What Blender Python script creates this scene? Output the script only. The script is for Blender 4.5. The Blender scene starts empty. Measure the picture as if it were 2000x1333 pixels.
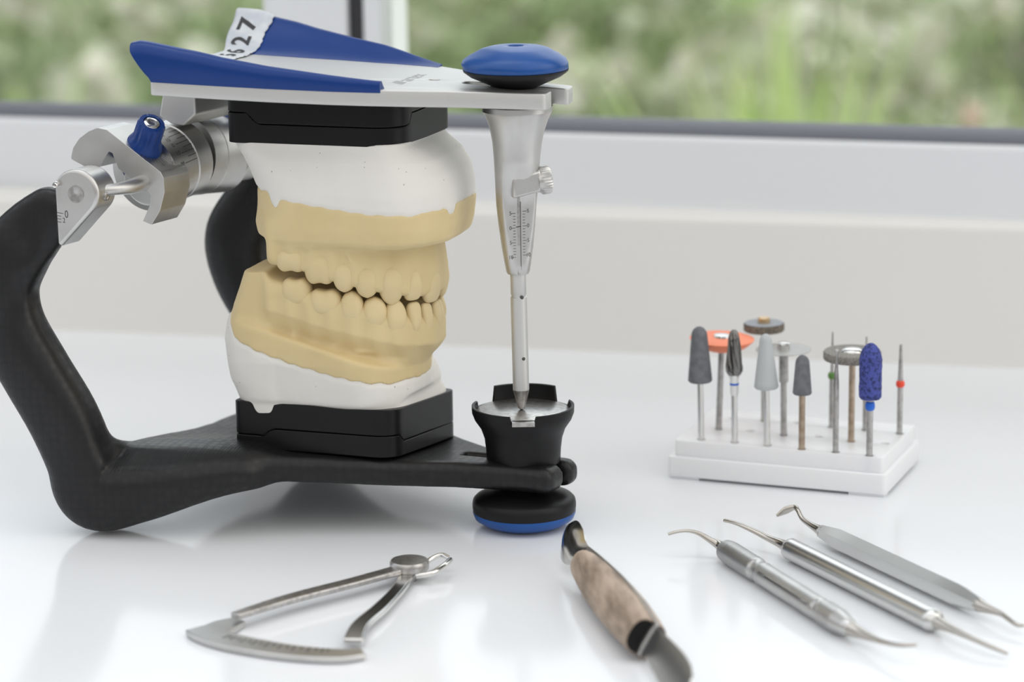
import bpy, bmesh, math, random
import numpy as np
from mathutils import Vector, Matrix

S = 0.001                      # all sizes below are written in millimetres
scene = bpy.context.scene
COL = scene.collection
random.seed(7); RNG = np.random.default_rng(7)

# ------------------------------------------------------------------ camera
cam_d = bpy.data.cameras.new('camera'); cam = bpy.data.objects.new('camera', cam_d); COL.objects.link(cam)
cam_d.lens = 100; cam_d.sensor_width = 36; cam_d.clip_start = 0.02; cam_d.clip_end = 200
p, r = math.radians(13.0), math.radians(0.8)
fwd = Vector((0, math.cos(p), -math.sin(p))); up0 = Vector((0, math.sin(p), math.cos(p))); rt0 = Vector((1, 0, 0))
rt = rt0*math.cos(r) - up0*math.sin(r); up = up0*math.cos(r) + rt0*math.sin(r)
M = Matrix((rt, up, -fwd)).transposed().to_4x4(); M.translation = Vector((-3.5, -960, 288))*S
cam.matrix_world = M
cam_d.dof.use_dof = True; cam_d.dof.focus_distance = 0.975; cam_d.dof.aperture_fstop = 8.0; cam_d.dof.aperture_blades = 9
scene.camera = cam
scene.view_settings.view_transform = 'Standard'; scene.view_settings.look = 'None'
scene.view_settings.gamma = 1; scene.view_settings.use_curve_mapping = False
scene.view_settings.exposure = 0.0

# ------------------------------------------------------------------ sky
world = bpy.data.worlds.new('world'); scene.world = world; world.use_nodes = True
nt = world.node_tree; nt.nodes.clear()
def wn(t, **k):
    n = nt.nodes.new(t)
    for a, b in k.items(): setattr(n, a, b)
    return n
tc = wn('ShaderNodeTexCoord'); out = wn('ShaderNodeOutputWorld'); bg = wn('ShaderNodeBackground')
def lobe(d, lo, hi):
    v = wn('ShaderNodeVectorMath', operation='DOT_PRODUCT'); v.inputs[1].default_value = Vector(d).normalized()
    nt.links.new(tc.outputs['Generated'], v.inputs[0])
    m = wn('ShaderNodeMapRange', interpolation_type='SMOOTHSTEP'); m.inputs[1].default_value = lo; m.inputs[2].default_value = hi
    nt.links.new(v.outputs['Value'], m.inputs[0]); return m.outputs[0]
def mixc(f, a, b):
    m = wn('ShaderNodeMix', data_type='RGBA'); nt.links.new(f, m.inputs['Factor'])
    for s_, val in ((m.inputs['A'], a), (m.inputs['B'], b)):
        if isinstance(val, tuple): s_.default_value = (*val, 1)
        else: nt.links.new(val, s_)
    return m.outputs['Result']
front = mixc(lobe((0, -.25, 1), 0.02, 0.75), (0.17, 0.165, 0.16), (1.20, 1.18, 1.15))
amb = mixc(lobe((0, 1, 0.1), -0.45, 0.45), front, (1.28, 1.34, 1.43))
amb = mixc(lobe((0, 0.55, 1), 0.78, 1.0), amb, (3.3, 3.35, 3.4))
amb = mixc(lobe((0.75, 0.05, 0.35), 0.60, 0.95), amb, (2.2, 2.12, 2.0))
amb = mixc(lobe((0, 0, -1), -0.03, 0.12), amb, (0.22, 0.21, 0.20))
nt.links.new(amb, bg.inputs['Color']); bg.inputs['Strength'].default_value = 1.0
nt.links.new(bg.outputs[0], out.inputs[0])

def area(name, loc, target, size, power, color):
    d = bpy.data.lights.new(name, 'AREA'); d.shape = 'RECTANGLE'; d.size, d.size_y = size; d.energy = power; d.color = color
    o = bpy.data.objects.new(name, d); COL.objects.link(o); o.location = loc
    o.rotation_euler = (Vector(target)-Vector(loc)).to_track_quat('-Z', 'Y').to_euler(); return o
area('added_right_light', (1.5, 0.35, 1.25), (0.0, 0.0, 0.05), (1.0, 0.9), 15, (1.0, 0.97, 0.93))  # area lamp added on the right for soft shadows; no window modelled there

# ------------------------------------------------------------------ materials
def mat(name, color=(.8, .8, .8), rough=.5, metal=0, bump=None, var=None, coat=0, trans=0, spec=.5, sss=0, mk=None):
    m = bpy.data.materials.new(name); m.use_nodes = True; t = m.node_tree; b = t.nodes['Principled BSDF']
    b.inputs['Base Color'].default_value = (*color, 1); b.inputs['Roughness'].default_value = rough
    b.inputs['Metallic'].default_value = metal; b.inputs['Coat Weight'].default_value = coat
    b.inputs['Coat Roughness'].default_value = .15
    b.inputs['Specular IOR Level'].default_value = spec; b.inputs['Transmission Weight'].default_value = trans
    if sss: b.inputs['Subsurface Weight'].default_value = sss; b.inputs['Subsurface Radius'].default_value = (.004, .003, .002); b.inputs['Subsurface Scale'].default_value = 1
    tcn = t.nodes.new('ShaderNodeTexCoord')
    if var:      # (color2, scale, low, high)
        n = t.nodes.new('ShaderNodeTexNoise'); n.inputs['Scale'].default_value = var[1]; n.inputs['Detail'].default_value = 6
        t.links.new(tcn.outputs['Object'], n.inputs['Vector'])
        rp = t.nodes.new('ShaderNodeMapRange'); rp.inputs[1].default_value = var[2]; rp.inputs[2].default_value = var[3]
        t.links.new(n.outputs[0], rp.inputs[0])
        mx = t.nodes.new('ShaderNodeMix'); mx.data_type = 'RGBA'; mx.inputs['A'].default_value = (*color, 1); mx.inputs['B'].default_value = (*var[0], 1)
        t.links.new(rp.outputs[0], mx.inputs['Factor']); t.links.new(mx.outputs['Result'], b.inputs['Base Color'])
    if bump:     # (scale, strength, distance mm)
        n = t.nodes.new('ShaderNodeTexNoise'); n.inputs['Scale'].default_value = bump[0]; n.inputs['Detail'].default_value = 5
        t.links.new(tcn.outputs['Object'], n.inputs['Vector'])
        bn = t.nodes.new('ShaderNodeBump'); bn.inputs['Strength'].default_value = bump[1]; bn.inputs['Distance'].default_value = bump[2]*S
        t.links.new(n.outputs[0], bn.inputs['Height']); t.links.new(bn.outputs[0], b.inputs['Normal'])
    if mk: mk(t, b, tcn)
    return m

def pores(color, dark, thr, scale):
    def f(t, b, tcn):
        v = t.nodes.new('ShaderNodeTexVoronoi'); v.inputs['Scale'].default_value = scale; v.inputs['Randomness'].default_value = 1
        t.links.new(tcn.outputs['Object'], v.inputs['Vector'])
        n = t.nodes.new('ShaderNodeTexNoise'); n.inputs['Scale'].default_value = 60; t.links.new(tcn.outputs['Object'], n.inputs['Vector'])
        m1 = t.nodes.new('ShaderNodeMath'); m1.operation = 'MULTIPLY'; m1.inputs[1].default_value = thr*1.9
        t.links.new(n.outputs[0], m1.inputs[0])
        sb = t.nodes.new('ShaderNodeMath'); sb.operation = 'SUBTRACT'; t.links.new(v.outputs['Distance'], sb.inputs[0]); t.links.new(m1.outputs[0], sb.inputs[1])
        mr = t.nodes.new('ShaderNodeMapRange'); mr.inputs[1].default_value = -.01; mr.inputs[2].default_value = .02; mr.inputs[3].default_value = 1; mr.inputs[4].default_value = 0
        t.links.new(sb.outputs[0], mr.inputs[0])
        # only a few of the voronoi cells carry a pore
        sp = t.nodes.new('ShaderNodeSeparateColor'); t.links.new(v.outputs['Color'], sp.inputs[0])
        gt = t.nodes.new('ShaderNodeMath'); gt.operation = 'GREATER_THAN'; gt.inputs[1].default_value = .74; t.links.new(sp.outputs[0], gt.inputs[0])
        mm = t.nodes.new('ShaderNodeMath'); mm.operation = 'MULTIPLY'; t.links.new(mr.outputs[0], mm.inputs[0]); t.links.new(gt.outputs[0], mm.inputs[1])
        mx = t.nodes.new('ShaderNodeMix'); mx.data_type = 'RGBA'; mx.inputs['B'].default_value = (*dark, 1)
        src = b.inputs['Base Color'].links[0].from_socket if b.inputs['Base Color'].links else None
        if src: t.links.new(src, mx.inputs['A'])
        else: mx.inputs['A'].default_value = (*color, 1)
        t.links.new(mm.outputs[0], mx.inputs['Factor']); t.links.new(mx.outputs['Result'], b.inputs['Base Color'])
    return f

def weave(t, b, tcn):
    v = t.nodes.new('ShaderNodeTexVoronoi'); v.inputs['Scale'].default_value = 330; v.inputs['Randomness'].default_value = .35
    t.links.new(tcn.outputs['Object'], v.inputs['Vector'])
    mr = t.nodes.new('ShaderNodeMapRange'); mr.inputs[1].default_value = .1; mr.inputs[2].default_value = .6
    t.links.new(v.outputs['Distance'], mr.inputs[0])
    mx = t.nodes.new('ShaderNodeMix'); mx.data_type = 'RGBA'; mx.inputs['A'].default_value = (.009, .009, .010, 1); mx.inputs['B'].default_value = (.005, .005, .006, 1)
    t.links.new(mr.outputs[0], mx.inputs['Factor']); t.links.new(mx.outputs['Result'], b.inputs['Base Color'])
    r2 = t.nodes.new('ShaderNodeMapRange'); r2.inputs[1].default_value = .1; r2.inputs[2].default_value = .6; r2.inputs[3].default_value = .34; r2.inputs[4].default_value = .46
    t.links.new(v.outputs['Distance'], r2.inputs[0]); t.links.new(r2.outputs[0], b.inputs['Roughness'])
    w = t.nodes.new('ShaderNodeTexWave'); w.inputs['Scale'].default_value = 260; w.inputs['Distortion'].default_value = 3
    t.links.new(tcn.outputs['Object'], w.inputs['Vector'])
    bn = t.nodes.new('ShaderNodeBump'); bn.inputs['Strength'].default_value = .10; bn.inputs['Distance'].default_value = .2*S
    t.links.new(w.outputs['Fac'], bn.inputs['Height']); t.links.new(bn.outputs[0], b.inputs['Normal'])

MT = dict(
 table=mat('white_gloss_laminate', (.80, .82, .85), .13, bump=(9, .03, .4), spec=.30),
 sill=mat('white_sill_paint', (.80, .79, .765), .45, bump=(40, .03, .3)),
 upvc=mat('white_window_plastic', (.78, .80, .83), .35, spec=.4),
 gasket=mat('dark_grey_window_gasket', (.13, .135, .165), .5),
 gasket2=mat('black_window_gasket', (.03, .03, .036), .5),
 alu=mat('satin_aluminium', (.60, .595, .585), .38, 1, bump=(700, .12, .05), var=((.54, .535, .525), 90, .4, .65)),
 alu2=mat('bead_blasted_aluminium', (.64, .64, .63), .52, 1, bump=(1500, .12, .04)),
 steel=mat('polished_steel', (.72, .715, .70), .16, 1, bump=(60, .05, .1)),
 steel_d=mat('worn_steel', (.50, .49, .48), .34, 1, var=((.36, .35, .34), 500, .45, .65)),
 steel_t=mat('tool_tip_steel', (.50, .47, .43), .22, 1),
 satin=mat('satin_steel', (.68, .68, .67), .27, 1, bump=(200, .08, .05)),
 darkmetal=mat('dark_carbide', (.22, .215, .21), .22, 1),
 blue=mat('blue_anodised_plastic', (.002, .036, .20), .36, spec=.35, bump=(600, .06, .05)),
 blue_l=mat('bright_blue_plastic', (.005, .068, .28), .34, spec=.45, var=((.006, .076, .31), 70, .4, .6)),
 black=mat('black_plastic', (.007, .007, .008), .36, bump=(300, .06, .08), spec=.22),
 black_m=mat('matt_black_plastic', (.007, .007, .008), .42, bump=(500, .05, .05), spec=.25),
 carbon=mat('carbon_fibre', (.012, .012, .013), .36, coat=.06, spec=.38, mk=weave),
 plaster=mat('white_plaster', (.75, .735, .70), .85, bump=(260, .35, .25), var=((.75, .735, .70), 45, .4, .7), mk=pores((.8, .785, .75), (.40, .38, .35), .10, 420)),
 stone=mat('yellow_dental_stone', (.68, .55, .305), .62, bump=(220, .35, .22), var=((.63, .50, .27), 55, .38, .68), sss=.06),
 stone_t=mat('yellow_dental_stone_tooth', (.70, .57, .33), .55, bump=(260, .2, .15), var=((.66, .53, .295), 90, .4, .7), sss=.06),
 tape=mat('paper_tape', (.62, .65, .68), .6, bump=(120, .5, .5), var=((.50, .54, .60), 130, .42, .62)),
 ink=mat('black_ink', (.03, .03, .035), .6),
 engr=mat('engraved_marking', (.06, .06, .06), .5),
 engr_g=mat('grey_print', (.42, .42, .42), .5),
 nylon=mat('white_plastic', (.86, .87, .89), .35, sss=.15),
 grey_r=mat('grey_rubber', (.175, .183, .20), .8, bump=(900, .3, .1), var=((.135, .142, .158), 400, .4, .6)),
 lgrey_r=mat('pale_grey_rubber', (.50, .525, .54), .8, bump=(900, .2, .1), mk=pores((.5, .525, .54), (.3, .25, .22), .12, 260)),
 dark_r=mat('dark_grey_disc', (.30, .32, .35), .6, bump=(700, .2, .1)),
 edge_r=mat('speckled_dark_rim', (.10, .085, .07), .8, var=((.22, .19, .15), 1500, .45, .6)),
 felt=mat('abrasive_grey_grit', (.30, .285, .26), .8, bump=(1800, .8, .2), var=((.15, .14, .125), 1700, .45, .62)),
 orange=mat('orange_plastic', (.95, .27, .14), .55, sss=.15, bump=(500, .3, .1)),
 bluegrit=mat('blue_abrasive_stone', (.065, .085, .36), .75, bump=(900, 1.0, .5), var=((.02, .03, .13), 900, .46, .60)),
 bluering=mat('blue_ring_plastic', (.01, .13, .62), .35),
 redring=mat('red_ring_plastic', (.85, .07, .03), .4),
 greenring=mat('green_ring_plastic', (.12, .28, .06), .4),
 bronze=mat('tarnished_bronze_steel', (.50, .40, .31), .34, 1, var=((.35, .27, .20), 300, .4, .65)),
 brass=mat('brass', (.66, .48, .28), .3, 1),
 disc=mat('thin_frosted_disc', (.50, .50, .49), .35, .3),
)
def wood_nodes(t, b, tcn):
    mp = t.nodes.new('ShaderNodeMapping'); mp.inputs['Scale'].default_value = (110, 22, 110)
    t.links.new(tcn.outputs['Object'], mp.inputs['Vector'])
    n = t.nodes.new('ShaderNodeTexNoise'); n.inputs['Scale'].default_value = 2.2; n.inputs['Detail'].default_value = 8
    t.links.new(mp.outputs[0], n.inputs['Vector'])
    cr = t.nodes.new('ShaderNodeValToRGB'); cr.color_ramp.elements[0].position = .35; cr.color_ramp.elements[0].color = (.20, .15, .11, 1)
    cr.color_ramp.elements[1].position = .65; cr.color_ramp.elements[1].color = (.46, .36, .28, 1)
    t.links.new(n.outputs[0], cr.inputs[0]); t.links.new(cr.outputs[0], b.inputs['Base Color'])
MT['wood'] = mat('weathered_wood', (.4, .3, .25), .6, bump=(300, .4, .2), mk=wood_nodes)
def glass_mat():
    m = bpy.data.materials.new('window_glass'); m.use_nodes = True; t = m.node_tree; t.nodes.clear()
    o = t.nodes.new('ShaderNodeOutputMaterial'); tr = t.nodes.new('ShaderNodeBsdfTransparent'); g = t.nodes.new('ShaderNodeBsdfGlossy')
    tr.inputs[0].default_value = (.96, .975, .965, 1); g.inputs['Roughness'].default_value = .02
    fr = t.nodes.new('ShaderNodeFresnel'); fr.inputs[0].default_value = 1.3; mx = t.nodes.new('ShaderNodeMixShader')
    t.links.new(fr.outputs[0], mx.inputs[0]); t.links.new(tr.outputs[0], mx.inputs[1]); t.links.new(g.outputs[0], mx.inputs[2]); t.links.new(mx.outputs[0], o.inputs[0])
    return m
MT['glass'] = glass_mat()
MT['disc'].node_tree.nodes['Principled BSDF'].inputs['Alpha'].default_value = .68
def leaf_mat(name, cols, sc=2.5):
    def f(t, b, tcn):
        g = t.nodes.new('ShaderNodeNewGeometry'); cr = t.nodes.new('ShaderNodeValToRGB'); cr.color_ramp.interpolation = 'CONSTANT'
        e = cr.color_ramp.elements
        while len(e) < len(cols): e.new(.5)
        for i, c in enumerate(cols): e[i].position = i/len(cols); e[i].color = (*c, 1)
        t.links.new(g.outputs['Random Per Island'], cr.inputs[0]); t.links.new(cr.outputs[0], b.inputs['Base Color'])
    m = mat(name, (.2, .3, .1), .6, mk=f, spec=.3)
    return m
MT['leaf_a'] = leaf_mat('muted_green_leaves', [(.38, .47, .27), (.44, .52, .32), (.30, .40, .20), (.52, .60, .38), (.46, .50, .36)])
MT['leaf_b'] = leaf_mat('fresh_green_leaves', [(.46, .62, .20), (.54, .68, .26), (.40, .55, .18), (.62, .74, .36)])
MT['leaf_c'] = leaf_mat('grey_green_leaves', [(.58, .62, .46), (.66, .68, .54), (.48, .54, .37), (.76, .75, .64)])
MT['petal'] = leaf_mat('pale_blossom', [(.66, .68, .56), (.74, .74, .66), (.68, .64, .57), (.58, .62, .46)])
MT['petal_p'] = leaf_mat('pink_blossom', [(.72, .42, .40), (.80, .56, .52)])
MT['soil'] = mat('garden_lawn', (.14, .21, .07), .9, var=((.26, .34, .12), 3, .35, .65))
MT['wall'] = mat('white_wall_paint', (.80, .79, .77), .6)

# ------------------------------------------------------------------ object helpers
def link(name, me, m=None, parent=None, smooth=True, kind=None, label=None):
    o = bpy.data.objects.new(name, me); COL.objects.link(o)
    if m is not None:
        me.materials.clear(); me.materials.append(MT[m] if isinstance(m, str) else m)
    if smooth is True: me.polygons.foreach_set('use_smooth', [True]*len(me.polygons))
    if parent: o.parent = parent
    if kind: o['kind'] = kind
    if label: o['label'] = label
    me.update(); return o
def thing(name, label, cat, loc=(0, 0, 0), rz=0, group=None):
    o = bpy.data.objects.new(name, None); COL.objects.link(o); o.empty_display_size = .01
    o.location = Vector(loc)*S; o.rotation_euler = (0, 0, rz); o['label'] = label; o['category'] = cat
    if group: o['group'] = group
    return o
def bevel(o, w, seg=3, ang=35):
    b = o.modifiers.new('edge', 'BEVEL'); b.width = w*S; b.segments = seg; b.limit_method = 'ANGLE'; b.angle_limit = math.radians(ang); b.harden_normals = False
    return o
def sharp(o, ang=35):
    me = o.data; bm = bmesh.new(); bm.from_mesh(me)
    for e in bm.edges: e.smooth = not (len(e.link_faces) == 2 and e.calc_face_angle(0) > math.radians(ang))
    for f in bm.faces: f.smooth = True
    bm.to_mesh(me); bm.free(); return o
def mesh(name, V, F):
    me = bpy.data.meshes.new(name); me.from_pydata([tuple(float(c)*S for c in v) for v in V], [], [tuple(int(i) for i in f) for f in F]); me.update(); return me
class MB:
    def __init__(s): s.v = []; s.f = []
    def add(s, V, F):
        n = len(s.v); s.v += [tuple(v) for v in V]; s.f += [tuple(i+n for i in f) for f in F]; return s
    def build(s, name, m, parent=None, shade=None, rev=False, **k):
        me = mesh(name, s.v, s.f)
        bm = bmesh.new(); bm.from_mesh(me); bmesh.ops.recalc_face_normals(bm, faces=bm.faces); bm.to_mesh(me); bm.free()
        o = link(name, me, m, parent, **k)
        return sharp(o, shade) if shade else o
def frame_of(d, hint=(0, 0, 1)):
    d = Vector(d).normalized(); h = Vector(hint)
    if abs(d.dot(h)) > .97: h = Vector((1, 0, 0))
    x = h.cross(d).normalized(); y = d.cross(x); return x, y, d
def lathe(prof, c=(0, 0, 0), axis=(0, 0, 1), n=48, flute=None, mod=None):
    """prof: list of (radius, height along axis)."""
    x, y, d = frame_of(axis); c = Vector(c); V = []; F = []; rows = []
    for i, (rr, h) in enumerate(prof):
        if rr < 1e-6: rows.append([len(V)]); V.append(c+d*h); continue
        row = []
        for k in range(n):
            a = 2*math.pi*k/n; q = rr*(1+(flute(a, i) if flute else 0))
            row.append(len(V)); V.append(c+d*h+x*(q*math.cos(a))+y*(q*math.sin(a)))
        rows.append(row)
    for a, b in zip(rows, rows[1:]):
        for k in range(n):
            k2 = (k+1) % n
            if len(a) == 1 and len(b) == 1: break
            if len(a) == 1: F.append((a[0], b[k], b[k2]))
            elif len(b) == 1: F.append((a[k], b[0], a[k2]))
            else: F.append((a[k], a[k2], b[k2], b[k]))
    if len(rows[0]) > 1: F.append(tuple(reversed(rows[0])))
    if len(rows[-1]) > 1: F.append(tuple(rows[-1]))
    return V, F
def tube(path, rad, n=12, flat=None, hint=(0, 0, 1), power=2, twist=0):
    """rad: list of (rx, ry) or r per path point."""
    P = [Vector(q) for q in path]; V = []; F = []; m = len(P)
    for i, q in enumerate(P):
        d = (P[min(i+1, m-1)]-P[max(i-1, 0)]).normalized(); x, y, _ = frame_of(d, hint)
        rr = rad[i] if isinstance(rad, (list, tuple)) else rad; rx, ry = (rr if isinstance(rr, (list, tuple)) else (rr, rr))
        for k in range(n):
            a = 2*math.pi*(k+.5)/n + twist; ca, sa = math.cos(a), math.sin(a); e = 2/power
            V.append(q+x*(rx*math.copysign(abs(ca)**e, ca))+y*(ry*math.copysign(abs(sa)**e, sa)))
    for i in range(m-1):
        for k in range(n):
            k2 = (k+1) % n; F.append((i*n+k, i*n+k2, (i+1)*n+k2, (i+1)*n+k))
    F.append(tuple(reversed(range(n)))); F.append(tuple(range((m-1)*n, m*n))); return V, F
def prism(poly, ext, plane='uz', c0=0):
    """poly in a plane; extruded by vector ext. poly: 3-D points."""
    n = len(poly); A = [Vector(q) for q in poly]; E = Vector(ext); B = [q+E for q in A]
    return A+B, [tuple(range(n)), tuple(reversed(range(n, 2*n)))]+[(i, i+n, (i+1) % n+n, (i+1) % n) for i in range(n)]
def box(x0, x1, y0, y1, z0, z1):
    return prism([(x0, y0, z0), (x1, y0, z0), (x1, y1, z0), (x0, y1, z0)], (0, 0, z1-z0))
def catmull(P, n=8):
    P = [np.array(q, float) for q in P]; out_ = []
    for i in range(len(P)-1):
        a, b, c, d = P[max(i-1, 0)], P[i], P[i+1], P[min(i+2, len(P)-1)]
        for k in range(n):
            t = k/n; out_.append(.5*((2*b)+(-a+c)*t+(2*a-5*b+4*c-d)*t*t+(-a+3*b-3*c+d)*t**3))
    out_.append(P[-1]); return out_
def roundpoly(P, rad, n=6):
    """round the corners of a 2-D polygon; rad one value or one per corner."""
    out_ = []; m = len(P)
    for i in range(m):
        a, b, c = (np.array(P[j % m], float) for j in (i-1, i, i+1)); rr = rad[i] if isinstance(rad, (list, tuple)) else rad
        d1 = (a-b)/np.linalg.norm(a-b); d2 = (c-b)/np.linalg.norm(c-b)
        ang = math.acos(max(-1, min(1, float(d1@d2)))); t = min(rr/max(math.tan(ang/2), 1e-6), .48*min(np.linalg.norm(a-b), np.linalg.norm(c-b)))
        if rr <= 0 or ang > 3.1: out_.append(tuple(b)); continue
        p1, p2 = b+d1*t, b+d2*t
        for k in range(n+1):
            s_ = k/n; out_.append(tuple((1-s_)**2*p1+2*s_*(1-s_)*b+s_*s_*p2))
    return out_
def plate2d(outlines, z0, z1, bev=.4, res=2):
    """flat plate from 2-D outlines (first outer, others holes) with softened edges -> mesh in mm*S, local coords."""
    cu = bpy.data.curves.new('tmp', 'CURVE'); cu.dimensions = '2D'; cu.fill_mode = 'BOTH'
    for q in outlines:
        sp = cu.splines.new('POLY'); sp.points.add(len(q)-1)
        for i, (x, y) in enumerate(q): sp.points[i].co = (x*S, y*S, 0, 1)
        sp.use_cyclic_u = True
    cu.extrude = max((z1-z0)/2-bev, .01)*S; cu.bevel_depth = bev*S; cu.bevel_resolution = res; cu.offset = -bev*S
    o = bpy.data.objects.new('tmp', cu); COL.objects.link(o)
    dg = bpy.context.evaluated_depsgraph_get(); me = bpy.data.meshes.new_from_object(o.evaluated_get(dg))
    bpy.data.objects.remove(o); bpy.data.curves.remove(cu)
    for v in me.vertices: v.co.z += (z0+z1)/2*S
    bm = bmesh.new(); bm.from_mesh(me); bmesh.ops.remove_doubles(bm, verts=bm.verts, dist=1e-7); bmesh.ops.recalc_face_normals(bm, faces=bm.faces); bm.to_mesh(me); bm.free()
    return me
def text2d(s, size, align='CENTER', bold=0, xs=1.0):
    """flat glyph outlines as (verts, faces) in mm, centred on the baseline."""
    cu = bpy.data.curves.new('tmp', 'FONT'); cu.body = s; cu.size = size; cu.align_x = align; cu.align_y = 'CENTER'; cu.resolution_u = 3; cu.offset = bold
    o = bpy.data.objects.new('tmp', cu); COL.objects.link(o)
    dg = bpy.context.evaluated_depsgraph_get(); me = bpy.data.meshes.new_from_object(o.evaluated_get(dg))
    bm = bmesh.new(); bm.from_mesh(me); bmesh.ops.remove_doubles(bm, verts=bm.verts, dist=1e-5)
    for _ in range(2):
        lg = [e for e in bm.edges if e.calc_length() > size*.12]
        if lg: bmesh.ops.subdivide_edges(bm, edges=lg, cuts=1)
    bmesh.ops.triangulate(bm, faces=bm.faces)
    V = [(v.co.x*xs, v.co.y) for v in bm.verts]; F = [tuple(v.index for v in f.verts) for f in bm.faces]; bm.free()
    bpy.data.objects.remove(o); bpy.data.curves.remove(cu); bpy.data.meshes.remove(me); return V, F
def quad_strip(p0, p1, w):
    p0, p1 = np.array(p0, float), np.array(p1, float); d = p1-p0; d /= np.linalg.norm(d); nrm = np.array([-d[1], d[0]])*w/2
    return [tuple(p0+nrm), tuple(p0-nrm), tuple(p1-nrm), tuple(p1+nrm)], [(0, 1, 2, 3)]
def mapped(MBo, V2, F2, fn): MBo.add([fn(*q) for q in V2], F2)

# ------------------------------------------------------------------ implicit surfaces
def grid(lo, hi, h):
    ax = [np.arange(lo[i], hi[i]+h, h, dtype=np.float32) for i in range(3)]
    return ax, np.meshgrid(*ax, indexing='ij', sparse=True)
def surfnet(F, ax):
    F = np.array(F, np.float32); big = 5.0
    F[0] = F[-1] = big; F[:, 0] = F[:, -1] = big; F[:, :, 0] = F[:, :, -1] = big
    ins = F < 0; nx, ny, nz = F.shape; h = float(ax[0][1]-ax[0][0])
    acc = np.zeros((nx-1, ny-1, nz-1, 3), np.float32); cnt = np.zeros((nx-1, ny-1, nz-1), np.float32)
    for a in range(3):
        sl0 = [slice(None)]*3; sl1 = [slice(None)]*3; sl0[a] = slice(0, -1); sl1[a] = slice(1, None)
        f0, f1 = F[tuple(sl0)], F[tuple(sl1)]; idx = np.argwhere((f0 < 0) != (f1 < 0))
        if not len(idx): continue
        i0 = f0[tuple(idx.T)]; i1 = f1[tuple(idx.T)]; t = i0/(i0-i1)
        P = idx.astype(np.float32).copy(); P[:, a] += t
        o = [b for b in range(3) if b != a]
        for da in (0, 1):
            for db in (0, 1):
                c = idx.copy(); c[:, o[0]] -= da; c[:, o[1]] -= db
                ok = (c >= 0).all(1) & (c[:, 0] < nx-1) & (c[:, 1] < ny-1) & (c[:, 2] < nz-1)
                cc = tuple(c[ok].T); np.add.at(acc, cc, P[ok]); np.add.at(cnt, cc, 1)
    cells = np.argwhere(cnt > 0); ids = -np.ones(cnt.shape, np.int64); ids[tuple(cells.T)] = np.arange(len(cells))
    V = acc[tuple(cells.T)]/cnt[tuple(cells.T)][:, None]; V = V*h+np.array([x[0] for x in ax], np.float32)
    Q = []
    for a in range(3):
        sl0 = [slice(None)]*3; sl1 = [slice(None)]*3; sl0[a] = slice(0, -1); sl1[a] = slice(1, None)
        f0, f1 = F[tuple(sl0)], F[tuple(sl1)]; idx = np.argwhere((f0 < 0) != (f1 < 0)); o = [b for b in range(3) if b != a]
        idx = idx[(idx[:, o[0]] > 0) & (idx[:, o[1]] > 0)]
        if not len(idx): continue
        g = []
        for da, db in ((0, 0), (1, 0), (1, 1), (0, 1)):
            c = idx.copy(); c[:, o[0]] -= da; c[:, o[1]] -= db; g.append(ids[tuple(c.T)])
        q = np.stack(g, 1); flip = (f0[tuple(idx.T)] < 0)
        if a == 1: flip = ~flip
        q[~flip] = q[~flip][:, ::-1]; Q.append(q)
    return V, np.concatenate(Q)
def smooth_verts(V, Q, it=1, lam=.5):
    for _ in range(it):
        s = np.zeros_like(V); c = np.zeros(len(V))
        for a, b in ((0, 1), (1, 2), (2, 3), (3, 0)):
            np.add.at(s, Q[:, a], V[Q[:, b]]); np.add.at(s, Q[:, b], V[Q[:, a]]); np.add.at(c, Q[:, a], 1); np.add.at(c, Q[:, b], 1)
        V = V*(1-lam)+lam*s/np.maximum(c, 1)[:, None]
    return V
def sdf_obj(name, F, ax, m, parent, it=2, **k):
    V, Q = surfnet(F, ax); V = smooth_verts(V, Q, it)
    me = bpy.data.meshes.new(name); nv, nq = len(V), len(Q)
    me.vertices.add(nv); me.vertices.foreach_set('co', (V*S).astype(np.float32).ravel())
    me.loops.add(nq*4); me.loops.foreach_set('vertex_index', Q.astype(np.int32).ravel())
    me.polygons.add(nq); me.polygons.foreach_set('loop_start', np.arange(0, nq*4, 4, dtype=np.int32))
    me.update(calc_edges=True); me.validate()
    return link(name, me, m, parent, **k)
def smin(a, b, k): h = np.clip(.5+.5*(b-a)/k, 0, 1); return b*(1-h)+a*h-k*h*(1-h)
def smax(a, b, k): return -smin(-a, -b, k)
def polysdf(X, Y, P):
    P = np.array(P, np.float32); d = np.full(np.broadcast(X, Y).shape, 1e9, np.float32); s = np.ones_like(d)
    n = len(P)
    for i in range(n):
        a, b = P[i], P[i-1]; e = b-a; wx, wy = X-a[0], Y-a[1]
        t = np.clip((wx*e[0]+wy*e[1])/(e@e+1e-9), 0, 1); bx, by = wx-e[0]*t, wy-e[1]*t
        d = np.minimum(d, bx*bx+by*by)
        c1 = Y >= a[1]; c2 = Y < b[1]; c3 = e[0]*wy > e[1]*wx
        fl = (c1 & c2 & c3) | (~c1 & ~c2 & ~c3); s = np.where(fl, -s, s)
    return s*np.sqrt(d)
def column(U_, V_, Z_, keys, power=None):
    """stacked rounded rectangles: keys = (z, u0, u1, v0, v1, r)."""
    k = np.array(keys, float); z = Z_
    f = lambda c: np.interp(z.ravel(), k[:, 0], k[:, c]).reshape(z.shape).astype(np.float32)
    u0, u1, v0, v1, rr = (f(i) for i in range(1, 6))
    qx = np.abs(U_-(u0+u1)/2)-(u1-u0)/2+rr; qy = np.abs(V_-(v0+v1)/2)-(v1-v0)/2+rr
    d = np.sqrt(np.maximum(qx, 0)**2+np.maximum(qy, 0)**2)+np.minimum(np.maximum(qx, qy), 0)-rr
    return smax(d, smax(Z_-k[-1, 0], k[0, 0]-Z_, .5), 1.0)
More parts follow.
